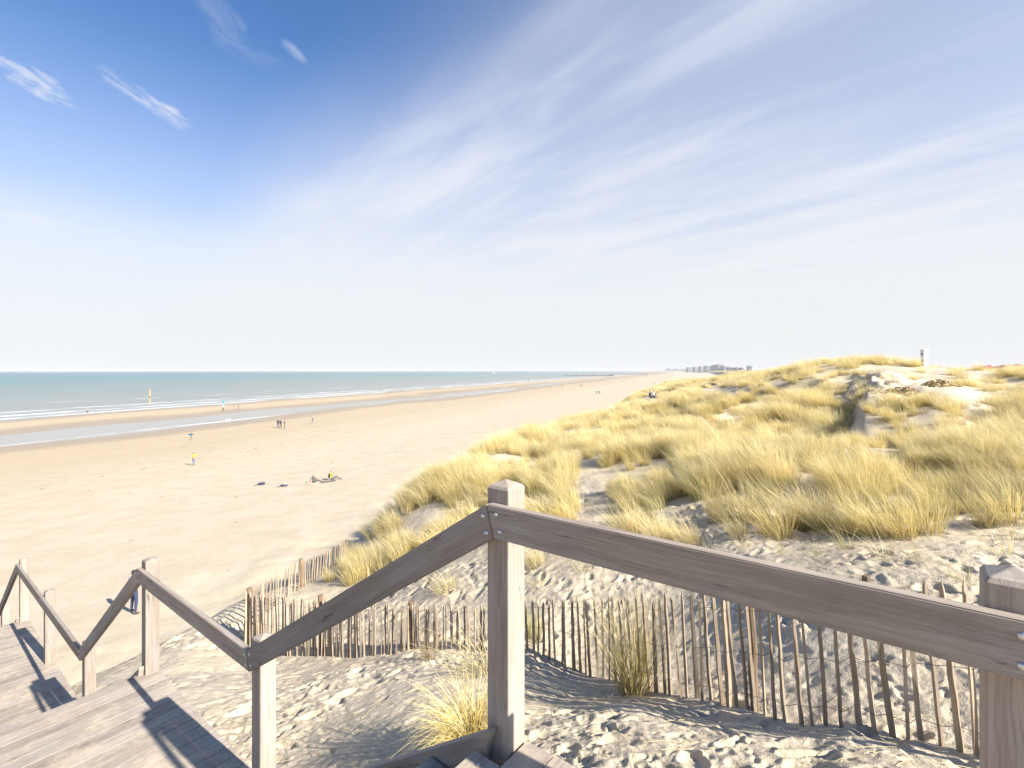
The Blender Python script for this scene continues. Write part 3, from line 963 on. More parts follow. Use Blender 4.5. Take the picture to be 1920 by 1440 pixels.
def deck(t0, t1, lev, short_last=False, name='landing'):
    fr = MB()
    for yy in (EDGE + 0.06, 0.9, 1.8, 2.55):
        fr.box((t0, yy, lev - 0.19), (t1, yy + 0.05, lev - 0.032))
    fo = link(name, fr.mesh(name, M_WOOD), stairs)
    n = int(round((t1 - t0) / (PW + PG)))
    for k in range(n):
        tt = t1 - (k + 0.5) * (PW + PG)
        me, y0 = plank_mes[rng.randrange(5)], EDGE + rng.uniform(-0.008, 0.004)
        if short_last and k == 0:
            me, y0 = short_me, 0.075
        link('plank', me, fo, Matrix.Translation((tt, y0, lev + rng.uniform(-0.0015, 0.0015))) @ ACR @ Matrix.Rotation(rng.uniform(-0.0015, 0.0015), 4, 'Z'))
    if lev < -0.5 and lev > -3.5:
        for k in range(n):
            for q in (-0.04, 0.04):
                o = link('screw', screw_me, fo)
                o.location = (t1 - (k + 0.5) * (PW + PG) + q + rng.uniform(-.006, .006), EDGE + 0.085 + rng.uniform(-.006, .006), lev + 0.0005)
    for yy in (EDGE + 0.1, 1.3, 2.5):
        for tt in (t0 + 0.1, t1 - 0.1):
            zg = h1(*(S0 + D1 * tt - NN * yy))
            if lev - 0.2 > zg:
                o = link('bearer_post', MB().box((-0.05, -0.05, zg - 0.4 - lev), (0.05, 0.05, -0.195)).mesh('bearer_post', M_WOOD), stairs)
                o.location = (tt, yy, lev)


deck(-5.2, 0.130, L0, True, 'top_deck')
deck(2.22, 4.74, L1)
deck(6.95, 11.66, L2)
deck(13.72, 16.9, L3)
for tt, yy in ((0.058, 0.13), (-0.09, 0.05), (0.058, 0.24)):
    o = link('screw', screw_me, stairs)
    o.location = (tt, yy, L0 + 0.0035)

# flights: stringers and treads
for (t0, z0, t1, z1) in ((0.13, L0, 2.22, L1), (4.74, L1, 6.95, L2), (11.66, L2, 13.72, L3)):
    n = 8
    rise, run = (z0 - z1) / n, (t1 - t0) / n
    tread_me = MB().box((0, -run * 0.56, -0.04), (WID - 0.2, run * 0.56, 0.0)).mesh('tread', M_DECK, bevel=0.004)
    for k in range(1, n):
        link('tread', tread_me, stairs, Matrix.Translation((t0 + run * (k - 0.42), 0.056, z0 - rise * k)) @ ACR)
    sl = math.atan2(z0 - z1, t1 - t0)
    Ls = math.hypot(z0 - z1, t1 - t0)
    for yy in (0.004, WID - 0.13):
        # board with a rounded top end
        poly = [(-0.10, 0.075), (Ls - 0.02, 0.075), (Ls + 0.10, -0.06), (Ls + 0.10, -0.19), (0.12, -0.19)]
        poly += [(0.06, -0.12), (0.035, -0.06), (0.01, -0.02), (-0.03, 0.02), (-0.075, 0.05)]
        link('stringer', MB().prism(poly, 0, 0.045).mesh('stringer', M_WOOD, bevel=0.003), stairs,
             Matrix.Translation((t0 - 0.03, yy, z0 - 0.02)) @ Matrix.Rotation(sl, 4, 'Y'))

# ------------------------------------------------------------------ chestnut paling fence
def pale_wood(name, a, b_, c_):
    m, nt, b = material(name)
    t = nt.new('ShaderNodeTexCoord')
    oi = nt.new('ShaderNodeObjectInfo')
    off = nt.math('MULTIPLY', oi.outputs['Random'], 53.0)
    p = nt.vadd(t.outputs['Object'], nt.comb(off, off, off))
    g = nt.noise(nt.vmul(p, (60, 60, 4)), 1.0, 5.0, 0.6)
    h = nt.noise(nt.vmul(p, (12, 12, 2.5)), 1.0, 4.0, 0.6)
    c = nt.mix(nt.sstep(g, 0.3, 0.7), a, b_)
    c = nt.mix(nt.math('MULTIPLY', nt.sstep(h, 0.42, 0.72), 0.7), c, c_)
    tone = nt.lin(oi.outputs['Random'], 0, 1, 0.75, 1.2)
    c = nt.mix(1.0, c, nt.comb(tone, tone, tone), 'MULTIPLY')
    nt.put(b.inputs['Base Color'], c)
    b.inputs['Roughness'].default_value = 0.8
    nt.put(b.inputs['Normal'], nt.bump(g, 0.5, 0.006))
    return m


M_PALE = pale_wood('split_chestnut', (0.27, 0.205, 0.14), (0.42, 0.33, 0.23), (0.39, 0.34, 0.28))
M_STOB = pale_wood('chestnut_stake', (0.15, 0.10, 0.065), (0.29, 0.20, 0.125), (0.10, 0.08, 0.06))
M_WIRE = plain('fence_wire', (0.16, 0.13, 0.11), 0.6, 0.6, 0.2)
rng = random.Random(23)


def pale_mesh(k):
    """a cleft pale: irregular three- or four-sided section, kinked, pointed at the top; unit height 1"""
    n = 9
    sides = 4 if k % 2 else 3
    pts = [(rng.uniform(0.8, 1.1), 6.2832 * (j + rng.uniform(-.15, .15)) / sides) for j in range(sides)]
    vs, fs = [], []
    kx, ky = 0.0, 0.0
    for i in range(n):
        z_ = i / (n - 1) * 0.945
        kx += rng.uniform(-0.005, 0.005)
        ky += rng.uniform(-0.005, 0.005)
        w = 0.0225 * (1.05 - 0.25 * z_) * rng.uniform(0.9, 1.1)
        vs += [(kx + w * a * math.cos(t_), ky + w * 0.72 * a * math.sin(t_), z_) for a, t_ in pts]
        if i:
            fs += [((i - 1) * sides + j, (i - 1) * sides + (j + 1) % sides, i * sides + (j + 1) % sides, i * sides + j) for j in range(sides)]
    vs.append((kx + rng.uniform(-.01, .01), ky, 1.0))
    fs += [((n - 1) * sides + j, (n - 1) * sides + (j + 1) % sides, len(vs) - 1) for j in range(sides)]
    return MB().add(vs, fs).mesh('pale', M_PALE)


PALES = [pale_mesh(k) for k in range(14)]


def smooth_path(pts, step, step2=None):
    P_ = np.array(pts, float)
    s = np.concatenate([[0], np.cumsum(np.linalg.norm(np.diff(P_[:, :2], axis=0), axis=1))])
    q = [0.0]
    while q[-1] < s[-1]:
        k = min(1.0, max(0.0, (q[-1] / s[-1] - 0.35) / 0.25))
        q.append(q[-1] + step * (1 - k) + (step2 or step) * k)
    q = np.array(q[:-1])
    return np.stack([np.interp(q, s, P_[:, k]) for k in range(3)], 1)


def fence(name, label, tops, step, lean, stakes, jit=1.0):
    pts = smooth_path(tops, step, 0.071 if step < 0.12 else None)
    root = empty(name, (pts[0][0], pts[0][1], h1(pts[0][0], pts[0][1])))
    tag(root, label, 'fence')
    base = Vector(root.location)
    zs = height(pts[:, 0], pts[:, 1])
    wires = [[], [], []]
    for i, (x_, y_, zt_) in enumerate(pts):
        j = rng.uniform(-0.02, 0.02) * jit
        x_, y_ = x_ + j, y_ + rng.uniform(-0.012, 0.012)
        zb_ = zs[i] - 0.06
        hgt = max(0.25, zt_ - zb_) * rng.uniform(0.965, 1.035)
        wgt = min(1.0, 0.3 + i / 6.0)
        tilt = Matrix.Rotation(rng.gauss(0, 0.014) - lean(i / len(pts)), 4, 'Y') @ Matrix.Rotation(rng.gauss(0, 0.016), 4, 'X')
        o = link('pale', PALES[rng.randrange(14)], root, Matrix.Translation(Vector((x_, y_, zb_)) - base) @ tilt @ Matrix.Rotation(rng.uniform(0, 6.28), 4, 'Z') @ Matrix.Diagonal((rng.uniform(.8, 1.2), rng.uniform(.8, 1.2), hgt, 1)))
        for q, fr in enumerate((0.18, 0.52, 0.86)):
            c_ = Vector((x_, y_, zb_)) - base + (tilt @ Vector((0, 0, hgt * fr)))
            wires[q].append(c_ + Vector((0.0, -0.024 if i % 2 else 0.022, rng.uniform(-.006, .006))))
    for w in wires:
        link('wire', MB().tube(w, 0.0022, 4).mesh('wire', M_WIRE), root)
    for fi, hh, rad, dx_ in stakes:
        i = int(fi * (len(pts) - 1))
        x_, y_, zt_ = pts[i]
        zb_ = zs[i] - 0.1
        H = zt_ - zb_ + hh
        ps = [(rng.uniform(-.012, .012) + dx_ * k / 5, rng.uniform(-.012, .012), H * k / 5) for k in range(6)]
        o = link('stake', MB().tube(ps, [rad * rng.uniform(.9, 1.1) for _ in ps], 9).mesh('stake', M_STOB, smooth=False), root)
        o.location = Vector((x_ + 0.02, y_ + 0.05, zb_)) - base
    return root


TOPS = [G(*p) for p in ((1960, 1070, 2.85), (1750, 1089, 3.29), (1500, 1105, 3.8), (1300, 1112, 4.75), (1100, 1119, 5.9), (1000, 1124, 6.4), (900, 1134, 6.8), (790, 1134, 7.2), (700, 1130, 7.5), (585, 1121, 8.1), (455, 1108, 8.9))]
fence('paling_fence', 'long run of split chestnut paling fence in front of the dune beside the stairway', TOPS, 0.092, lambda f: 0.11 * max(0, 1 - f * 2.2),
      ((0.145, -0.10, 0.036, -0.07), (0.60, 0.02, 0.045, 0.0), (0.80, 0.03, 0.04, 0.0), (0.995, 0.04, 0.04, 0.0)))
BACK = [G(*p) for p in ((458, 1104, 9.1), (560, 1052, 11.4), (652, 1012, 14.6))]
fence('paling_fence', 'shorter paling fence run leading back along the dune foot from the corner, half buried', BACK, 0.13, lambda f: -0.05, ((0.45, 0.03, 0.045, 0.0), (0.98, 0.0, 0.04, 0.0)))
# sawn stub sticking out of the sand behind the fence
gx, gy, gz = ground_at(1624, 1095, 3.5)
o = link('wooden_stub', MB().box((-0.035, -0.03, -0.2), (0.03, 0.03, 0.085)).mesh('wooden_stub', M_STOB, bevel=0.006))
o.location = (gx, gy, gz)
o.rotation_euler = (0.08, -0.1, 0.5)
tag(o, 'short grey timber stub poking out of the sand behind the fence', 'stub')

# ------------------------------------------------------------------ marram grass
def grass_mat(name, base, mid, tip):
    m, nt, b = material(name)
    al = nt.new('ShaderNodeAttribute', attribute_name='along')
    bl = nt.new('ShaderNodeAttribute', attribute_name='blade')
    oi = nt.new('ShaderNodeObjectInfo')
    rnd = nt.math('FRACT', nt.math('ADD', bl.outputs['Fac'], nt.math('MULTIPLY', oi.outputs['Random'], 7.0)))
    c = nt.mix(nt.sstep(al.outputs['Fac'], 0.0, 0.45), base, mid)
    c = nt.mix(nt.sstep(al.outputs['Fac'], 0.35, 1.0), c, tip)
    c = nt.mix(nt.math('MULTIPLY', nt.sstep(rnd, 0.55, 1.0), 0.75), c, (0.84, 0.76, 0.56))
    c = nt.mix(nt.math('MULTIPLY', nt.sstep(rnd, 0.22, 0.0), 0.7), c, (0.30, 0.27, 0.085))
    hue = nt.math('FRACT', nt.math('MULTIPLY', oi.outputs['Random'], 3.3))
    c = nt.mix(nt.math('MULTIPLY', nt.sstep(hue, 0.70, 0.95), 0.42), c, (0.44, 0.38, 0.15))
    c = nt.mix(nt.math('MULTIPLY', nt.sstep(hue, 0.30, 0.05), 0.45), c, (0.80, 0.71, 0.50))
    dead = nt.sstep(nt.math('FRACT', nt.math('MULTIPLY', rnd, 9.7)), 0.80, 0.9)
    c = nt.mix(nt.math('MULTIPLY', dead, 0.45), c, (0.42, 0.34, 0.23))
    tone = nt.lin(oi.outputs['Random'], 0, 1, 0.86, 1.16)
    c = nt.mix(1.0, c, nt.comb(tone, tone, nt.math('MULTIPLY', tone, 0.98)), 'MULTIPLY')
    nt.put(b.inputs['Base Color'], c)
    b.inputs['Roughness'].default_value = 0.55
    b.inputs['Specular IOR Level'].default_value = 0.3
    tr = nt.new('ShaderNodeBsdfTranslucent')
    nt.put(tr.inputs[0], c)
    mx = nt.new('ShaderNodeMixShader')
    mx.inputs[0].default_value = 0.38
    out = m.node_tree.nodes['Material Output']
    nt.l.new(b.outputs[0], mx.inputs[1])
    nt.l.new(tr.outputs[0], mx.inputs[2])
    nt.l.new(mx.outputs[0], out.inputs[0])
    return m


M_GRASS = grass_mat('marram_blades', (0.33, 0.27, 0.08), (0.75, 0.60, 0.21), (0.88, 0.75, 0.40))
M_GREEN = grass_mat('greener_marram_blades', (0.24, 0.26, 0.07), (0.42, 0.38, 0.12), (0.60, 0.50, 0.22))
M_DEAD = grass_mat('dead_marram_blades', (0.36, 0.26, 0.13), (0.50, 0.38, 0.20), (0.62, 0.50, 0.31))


def tuft_mesh(name, seed, n, width, rad, lo, hi, lean, spread, droop, segs=4, mat=None, wind=(-0.95, 0.12)):
    g = np.random.default_rng(seed)
    a = g.uniform(0, 2 * np.pi, n)
    q = np.sqrt(g.uniform(0, 1, n))
    bx, by = rad * q * np.cos(a), rad * q * np.sin(a)
    L = g.uniform(lo, hi, n) * (1 - 0.25 * q)
    sp = spread * (0.25 + q) * g.uniform(0.4, 1.3, n)
    a2 = a + g.normal(0, 0.5, n)
    d0 = np.stack([np.cos(a2) * sp + wind[0] * lean * 0.5, np.sin(a2) * sp + wind[1] * lean * 0.5, np.ones(n)], 1)
    d0 /= np.linalg.norm(d0, axis=1)[:, None]
    bw = lean * g.uniform(0.4, 1.3, n)
    bd = np.stack([wind[0] * bw + np.cos(a2) * droop * 0.4, wind[1] * bw + np.sin(a2) * droop * 0.4, -droop * g.uniform(0.3, 1.5, n) - 0.35 * bw], 1)
    side = np.stack([-np.sin(a2 + g.uniform(-1.5, 1.5, n)), np.cos(a2 + g.uniform(-1.5, 1.5, n)), np.zeros(n)], 1)
    side /= np.linalg.norm(side, axis=1)[:, None]
    k = 2 * segs + 1
    V = np.zeros((n, k, 3))
    AL = np.zeros((n, k))
    for i in range(segs + 1):
        s = i / segs
        c = np.stack([bx, by, np.full(n, -0.04)], 1) + d0 * (L * s)[:, None] + bd * (L * s * s)[:, None] * 0.75
        w = width * (1 - 0.55 * s) * g.uniform(0.7, 1.25, n)
        if i < segs:
            V[:, 2 * i] = c - side * (w / 2)[:, None]
            V[:, 2 * i + 1] = c + side * (w / 2)[:, None]
            AL[:, 2 * i:2 * i + 2] = s
        else:
            V[:, 2 * segs] = c
            AL[:, 2 * segs] = 1
    fq = []
    for i in range(segs - 1):
        fq.append([2 * i, 2 * i + 1, 2 * i + 3, 2 * i + 2])
    base = (np.arange(n) * k)[:, None, None]
    Q = (np.array(fq)[None] + base).reshape(-1, 4)
    Tt = (np.array([[2 * segs - 2, 2 * segs - 1, 2 * segs]])[None] + base).reshape(-1, 3)
    me = bpy.data.meshes.new(name)
    me.vertices.add(n * k)
    me.vertices.foreach_set('co', V.reshape(-1).astype(np.float32))
    me.loops.add(len(Q) * 4 + len(Tt) * 3)
    me.loops.foreach_set('vertex_index', np.concatenate([Q.ravel(), Tt.ravel()]).astype(np.int32))
    me.polygons.add(len(Q) + len(Tt))
    me.polygons.foreach_set('loop_start', np.concatenate([np.arange(len(Q)) * 4, len(Q) * 4 + np.arange(len(Tt)) * 3]).astype(np.int32))
    me.polygons.foreach_set('use_smooth', np.ones(len(Q) + len(Tt), bool))
    me.update()
    me.validate()
    me.attributes.new('along', 'FLOAT', 'POINT').data.foreach_set('value', AL.ravel().astype(np.float32))
    me.attributes.new('blade', 'FLOAT', 'POINT').data.foreach_set('value', np.repeat(g.uniform(0, 1, n), k).astype(np.float32))
    me.materials.append(mat or M_GRASS)
    return me


def proto_collection(name, meshes):
    c = bpy.data.collections.new(name)
    for me in meshes:
        o = bpy.data.objects.new(me.name, me)
        c.objects.link(o)
    return c


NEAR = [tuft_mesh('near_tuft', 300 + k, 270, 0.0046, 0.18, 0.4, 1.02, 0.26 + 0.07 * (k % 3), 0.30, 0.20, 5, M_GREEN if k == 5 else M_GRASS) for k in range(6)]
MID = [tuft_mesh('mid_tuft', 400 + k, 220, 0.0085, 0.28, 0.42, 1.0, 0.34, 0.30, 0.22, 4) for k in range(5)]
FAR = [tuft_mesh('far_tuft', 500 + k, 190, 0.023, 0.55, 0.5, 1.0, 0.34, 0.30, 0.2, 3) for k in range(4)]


def scatter(n, r0, r1, th0, th1, dens, seed):
    g = np.random.default_rng(seed)
    r = np.sqrt(g.uniform(r0 * r0, r1 * r1, n))
    t = np.radians(g.uniform(th0, th1, n))
    X, Y = r * np.sin(t), r * np.cos(t)
    Z = base_height(X, Y)
    d = grass_density(X, Y, Z)
    keep = g.uniform(0, 1, n) < d * dens
    X, Y = X[keep], Y[keep]
    Z = height(X, Y)
    return np.stack([X, Y, Z], 1), d[keep]


def area_n(r0, r1, th0, th1, per):
    return int((r1 * r1 - r0 * r0) * math.radians(th1 - th0) / 2 * per)


def gn_stuff(name, pts, coll, seed, smin, smax, label, dens):
    g = np.random.default_rng(seed)
    me = bpy.data.meshes.new(name)
    me.vertices.add(len(pts))
    me.vertices.foreach_set('co', pts.astype(np.float32).ravel())
    patch = 0.74 + 0.46 * sstep(fbm(pts[:, 0] / 2.5, pts[:, 1] / 2.5, 81, 3), -0.4, 0.4)
    sc = g.uniform(smin, smax, len(pts)) * patch * (0.72 + 0.28 * sstep(dens, 0.1, 0.6))
    me.attributes.new('scl', 'FLOAT', 'POINT').data.foreach_set('value', sc.astype(np.float32))
    rot = np.stack([g.normal(0, 0.14, len(pts)), g.normal(0, 0.14, len(pts)), g.normal(0, 0.8, len(pts))], 1)
    me.attributes.new('rot', 'FLOAT_VECTOR', 'POINT').data.foreach_set('vector', rot.astype(np.float32).ravel())
    me.attributes.new('pick', 'INT', 'POINT').data.foreach_set('value', g.integers(0, len(coll.objects), len(pts)).astype(np.int32))
    o = link(name, me)
    tree = bpy.data.node_groups.new(name, 'GeometryNodeTree')
    tree.interface.new_socket('Geometry', in_out='INPUT', socket_type='NodeSocketGeometry')
    tree.interface.new_socket('Geometry', in_out='OUTPUT', socket_type='NodeSocketGeometry')
    N, Lk = tree.nodes, tree.links
    gi, go = N.new('NodeGroupInput'), N.new('NodeGroupOutput')
    ci = N.new('GeometryNodeCollectionInfo')
    ci.inputs['Collection'].default_value = coll
    ci.inputs['Separate Children'].default_value = True
    ci.inputs['Reset Children'].default_value = True
    ip = N.new('GeometryNodeInstanceOnPoints')
    ip.inputs['Pick Instance'].default_value = True
    mp = N.new('GeometryNodeMeshToPoints')
    Lk.new(gi.outputs[0], mp.inputs[0])
    Lk.new(mp.outputs[0], ip.inputs['Points'])
    Lk.new(ci.outputs[0], ip.inputs['Instance'])
    for nm, ty, key in (('pick', 'INT', 'Instance Index'), ('rot', 'FLOAT_VECTOR', 'Rotation'), ('scl', 'FLOAT', 'Scale')):
        na = N.new('GeometryNodeInputNamedAttribute')
        na.data_type = ty
        na.inputs[0].default_value = nm
        Lk.new(na.outputs[0], ip.inputs[key])
    Lk.new(ip.outputs[0], go.inputs[0])
    md = o.modifiers.new('scatter', 'NODES')
    md.node_group = tree
    tag(o, label, 'grass', None, 'stuff')
    return o


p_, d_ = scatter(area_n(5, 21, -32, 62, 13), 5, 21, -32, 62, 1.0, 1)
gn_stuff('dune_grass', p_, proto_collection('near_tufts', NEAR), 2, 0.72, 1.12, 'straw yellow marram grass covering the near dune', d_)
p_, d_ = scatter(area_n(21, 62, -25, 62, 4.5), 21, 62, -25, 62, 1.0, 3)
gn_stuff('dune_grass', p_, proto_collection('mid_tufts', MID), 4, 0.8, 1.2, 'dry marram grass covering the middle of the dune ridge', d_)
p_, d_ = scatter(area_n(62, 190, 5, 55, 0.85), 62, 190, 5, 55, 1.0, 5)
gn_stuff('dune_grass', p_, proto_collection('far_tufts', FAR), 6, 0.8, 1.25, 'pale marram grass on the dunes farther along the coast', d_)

# single tufts one can point at
TG = [tuft_mesh('grass_tuft', 600 + k, 240, 0.0058, 0.18, 0.4, 1.05, 0.28 + 0.08 * (k % 3), 0.32, 0.24, 6) for k in range(6)]
TS = [tuft_mesh('sparse_tuft', 640 + k, 34, 0.005, 0.10, 0.35, 0.85, 0.35, 0.5, 0.3, 6, M_GREEN if k == 1 else M_GRASS) for k in range(3)]


def put_tuft(px, py, me, s, label, group=None, d0=2.6, rz=0.0, rx=0.0):
    x_, y_, z_ = ground_at(px, py, d0)
    o = link('marram_grass_tuft', me)
    o.location = (x_, y_, z_)
    o.rotation_euler = (rx, 0, rz)
    o.scale = (s, s, s)
    tag(o, label, 'grass tuft', group)
    return o


put_tuft(1188, 1300, tuft_mesh('upright_tuft', 701, 260, 0.0036, 0.07, 0.5, 1.0, 0.08, 0.36, 0.16, 7, M_GRASS), 1.7, 'upright green based grass tuft growing against the paling fence')
put_tuft(884, 1395, tuft_mesh('drooping_tuft', 702, 900, 0.0042, 0.15, 0.55, 0.85, 0.16, 0.24, 0.95, 7, M_GRASS, (-0.5, -0.7)), 1.15, 'pale drooping grass tuft hanging beside the foot of the corner post')
put_tuft(905, 1262, tuft_mesh('spray_tuft', 703, 130, 0.0045, 0.12, 0.5, 0.95, 0.45, 0.40, 0.6, 7, M_GRASS, (-0.9, -0.3)), 1.25, 'loose arching grass spray partly behind the corner post')
put_tuft(803, 1238, tuft_mesh('dead_tuft', 704, 90, 0.005, 0.09, 0.45, 0.85, 0.05, 0.25, 0.55, 6, M_DEAD, (0.3, -0.9)), 0.95, 'dead brown grass tuft hanging round the fence stake')
put_tuft(1001, 1200, tuft_mesh('green_tuft', 705, 150, 0.0052, 0.10, 0.45, 0.8, 0.05, 0.22, 0.12, 6, M_GREEN), 0.9, 'small green grass tuft between fence and corner post')
put_tuft(1004, 1062, TG[1], 0.85, 'yellow grass tuft on trodden sand just behind the corner post')
put_tuft(836, 1108, tuft_mesh('pale_tuft', 706, 120, 0.006, 0.2, 0.4, 0.8, 0.4, 0.5, 0.4, 6), 0.95, 'thin pale grass tuft on bare sand above the sloping handrail')
put_tuft(1036, 985, TG[2], 1.15, 'bright yellow rounded grass tuft left of the bare sand gap')
put_tuft(1062, 978, TG[4], 1.0, 'bright yellow grass tuft at the edge of the bare sand gap')
put_tuft(1180, 1012, TG[0], 1.1, 'full grass tuft right of the bare sand gap')
put_tuft(1240, 1020, TG[3], 1.05, 'full grass tuft jutting forward above the level handrail')
put_tuft(1292, 1024, TG[5], 0.85, 'low yellow grass tuft jutting forward onto the sand')
put_tuft(1806, 1090, TS[1], 0.75, 'thin green grass tuft beside the post at the end of the rail')
rng = random.Random(77)
for px in range(1350, 1921, 38):
    put_tuft(px + rng.uniform(-10, 10), float(np.interp(px, GX, GY)) + rng.uniform(-26, 12), TG[rng.randrange(6)], rng.uniform(0.62, 1.1), 'leaning straw coloured tuft in the front row of grass behind the fence',
             'front row of dune grass', rz=rng.uniform(-.5, .5))
for px in range(655, 901, 30):
    put_tuft(px + rng.uniform(-8, 8), float(np.interp(px, GX, GY)) + rng.uniform(-6, 6), TG[rng.randrange(6)], rng.uniform(0.75, 1.05), 'leaning yellow tuft along the lower edge of the dune grass above the sloping rail',
             'lower edge of dune grass', rz=rng.uniform(-.5, .5))
for (px, py) in ((1395, 1030), (1462, 1038), (1530, 1046), (1588, 1030), (1655, 1044), (1720, 1052), (1880, 1040), (1905, 1010), (760, 1098), (1150, 1060), (1090, 1075), (1010, 1100), (1330, 1050)):
    put_tuft(px, py, TS[rng.randrange(3)], rng.uniform(0.6, 1.0), 'few loose grass blades sprouting from open sand below the dune grass', 'loose sprouts on open sand', rz=rng.uniform(-1, 1))

# ------------------------------------------------------------------ people
M_SKIN = plain('skin', (0.55, 0.35, 0.25), 0.5, 0, 0.05)
CL = {}


def cloth(col):
    if col not in CL:
        CL[col] = plain('cloth', col, 0.85, 0, 0.12, 20.0)
    return CL[col]


JSTAND = {'pel': (0, 0, .95, .135, .105), 'spi': (0, .01, 1.12, .125, .095), 'che': (0, .01, 1.32, .155, .10), 'nek': (0, .01, 1.465, .055, .055), 'chn': (0, -.01, 1.54, .075, .085), 'hed': (0, 0, 1.62, .085, .10), 'top': (0, .01, 1.69, .05, .06),
          'shL': (.165, .01, 1.39, .062, .06), 'elL': (.225, .03, 1.12, .043, .043), 'wrL': (.225, -.03, .89, .03, .03), 'haL': (.22, -.06, .79, .032, .02),
          'shR': (-.165, .01, 1.39, .062, .06), 'elR': (-.225, .03, 1.12, .043, .043), 'wrR': (-.225, -.03, .89, .03, .03), 'haR': (-.22, -.06, .79, .032, .02),
          'hiL': (.085, 0, .87, .088, .09), 'knL': (.10, -.01, .49, .058, .06), 'anL': (.105, .02, .10, .042, .045), 'toL': (.12, -.13, .035, .04, .028),
          'hiR': (-.085, 0, .87, .088, .09), 'knR': (-.10, -.01, .49, .058, .06), 'anR': (-.105, .02, .10, .042, .045), 'toR': (-.12, -.13, .035, .04, .028)}
BONES = [('pel', 'spi', 't'), ('spi', 'che', 't'), ('che', 'nek', 't'), ('nek', 'chn', 's'), ('chn', 'hed', 's'), ('hed', 'top', 'h'),
         ('che', 'shL', 't'), ('shL', 'elL', 't'), ('elL', 'wrL', 'a'), ('wrL', 'haL', 's'), ('che', 'shR', 't'), ('shR', 'elR', 't'), ('elR', 'wrR', 'a'), ('wrR', 'haR', 's'),
         ('pel', 'hiL', 'l'), ('hiL', 'knL', 'l'), ('knL', 'anL', 'l'), ('anL', 'toL', 'f'), ('pel', 'hiR', 'l'), ('hiR', 'knR', 'l'), ('knR', 'anR', 'l'), ('anR', 'toR', 'f')]


def pose(**kw):
    j = dict(JSTAND)
    for k, v in kw.items():
        j[k] = tuple(v) + JSTAND[k][3:]
    return j


WALK = pose(knL=(.09, -.17, .52), anL=(.09, -.20, .13), toL=(.1, -.35, .08), knR=(-.09, .06, .50), anR=(-.09, .34, .17), toR=(-.1, .22, .05), elL=(.22, .14, 1.14), wrL=(.21, .1, .92), haL=(.2, .07, .83), elR=(-.22, -.06, 1.14), wrR=(-.2, -.2, .95), haR=(-.19, -.26, .88))
ARMUP = pose(elL=(.25, -.22, 1.32), wrL=(.16, -.40, 1.46), haL=(.12, -.46, 1.50), elR=(-.25, -.2, 1.25), wrR=(-.17, -.38, 1.32), haR=(-.13, -.46, 1.34))
SIT = pose(pel=(0, 0, .14), spi=(0, .02, .32), che=(0, .0, .52), nek=(0, -.02, .665), chn=(0, -.04, .735), hed=(0, -.03, .815), top=(0, -.01, .885),
           shL=(.165, 0, .585), elL=(.26, .12, .34), wrL=(.27, .22, .10), haL=(.28, .26, .03), shR=(-.165, 0, .585), elR=(-.25, -.10, .36), wrR=(-.2, -.32, .30), haR=(-.18, -.39, .30),
           hiL=(.085, -.05, .11), knL=(.12, -.42, .34), anL=(.11, -.72, .09), toL=(.12, -.86, .07), hiR=(-.085, -.05, .11), knR=(-.12, -.44, .28), anR=(-.12, -.78, .08), toR=(-.13, -.92, .07))
SITCAM = pose(**{k: SIT[k][:3] for k in SIT})
for k, v in dict(elL=(.25, -.16, .47), wrL=(.14, -.25, .68), haL=(.08, -.22, .76), elR=(-.25, -.16, .47), wrR=(-.14, -.25, .68), haR=(-.08, -.22, .76)).items():
    SITCAM[k] = v + JSTAND[k][3:]
_body_cache = {}


def body_mesh(key, J):
    """skin grown over the joints: one continuous surface; returns verts, faces and a region letter per face"""
    if key in _body_cache:
        return _body_cache[key]
    names = list(J)
    me = bpy.data.meshes.new('body')
    me.from_pydata([J[n][:3] for n in names], [(names.index(a), names.index(b_)) for a, b_, _ in BONES], [])
    o = bpy.data.objects.new('body', me)
    COL.objects.link(o)
    md = o.modifiers.new('skin', 'SKIN')
    md.use_smooth_shade = True
    for i, n in enumerate(names):
        sv = me.skin_vertices[0].data[i]
        sv.radius = J[n][3:5]
        sv.use_root = (n == 'pel')
    ss = o.modifiers.new('sub', 'SUBSURF')
    ss.levels = ss.render_levels = 1
    dg = bpy.context.evaluated_depsgraph_get()
    dg.update()
    ev = bpy.data.meshes.new_from_object(o.evaluated_get(dg))
    bpy.data.objects.remove(o)
    V = np.array([v.co[:] for v in ev.vertices])
    Fc = [tuple(p.vertices) for p in ev.polygons]
    reg = []
    hd, tp_ = np.array(J['hed'][:3]), np.array(J['top'][:3])
    for f in Fc:
        c = V[list(f)].mean(0)
        best, br = 9, 't'
        for a, b_, rg in BONES:
            A, B = np.array(J[a][:3]), np.array(J[b_][:3])
            t_ = np.clip(np.dot(c - A, B - A) / np.dot(B - A, B - A), 0, 1)
            dd = np.linalg.norm(c - A - t_ * (B - A))
            if dd < best:
                best, br = dd, rg
        if br in 'sh' and c[2] > J['chn'][2] - 0.02:
            br = 'h' if (c[1] > hd[1] - 0.015 or c[2] > hd[2] + 0.045) else 's'
        reg.append(br)
    _body_cache[key] = (V, Fc, reg)
    return _body_cache[key]


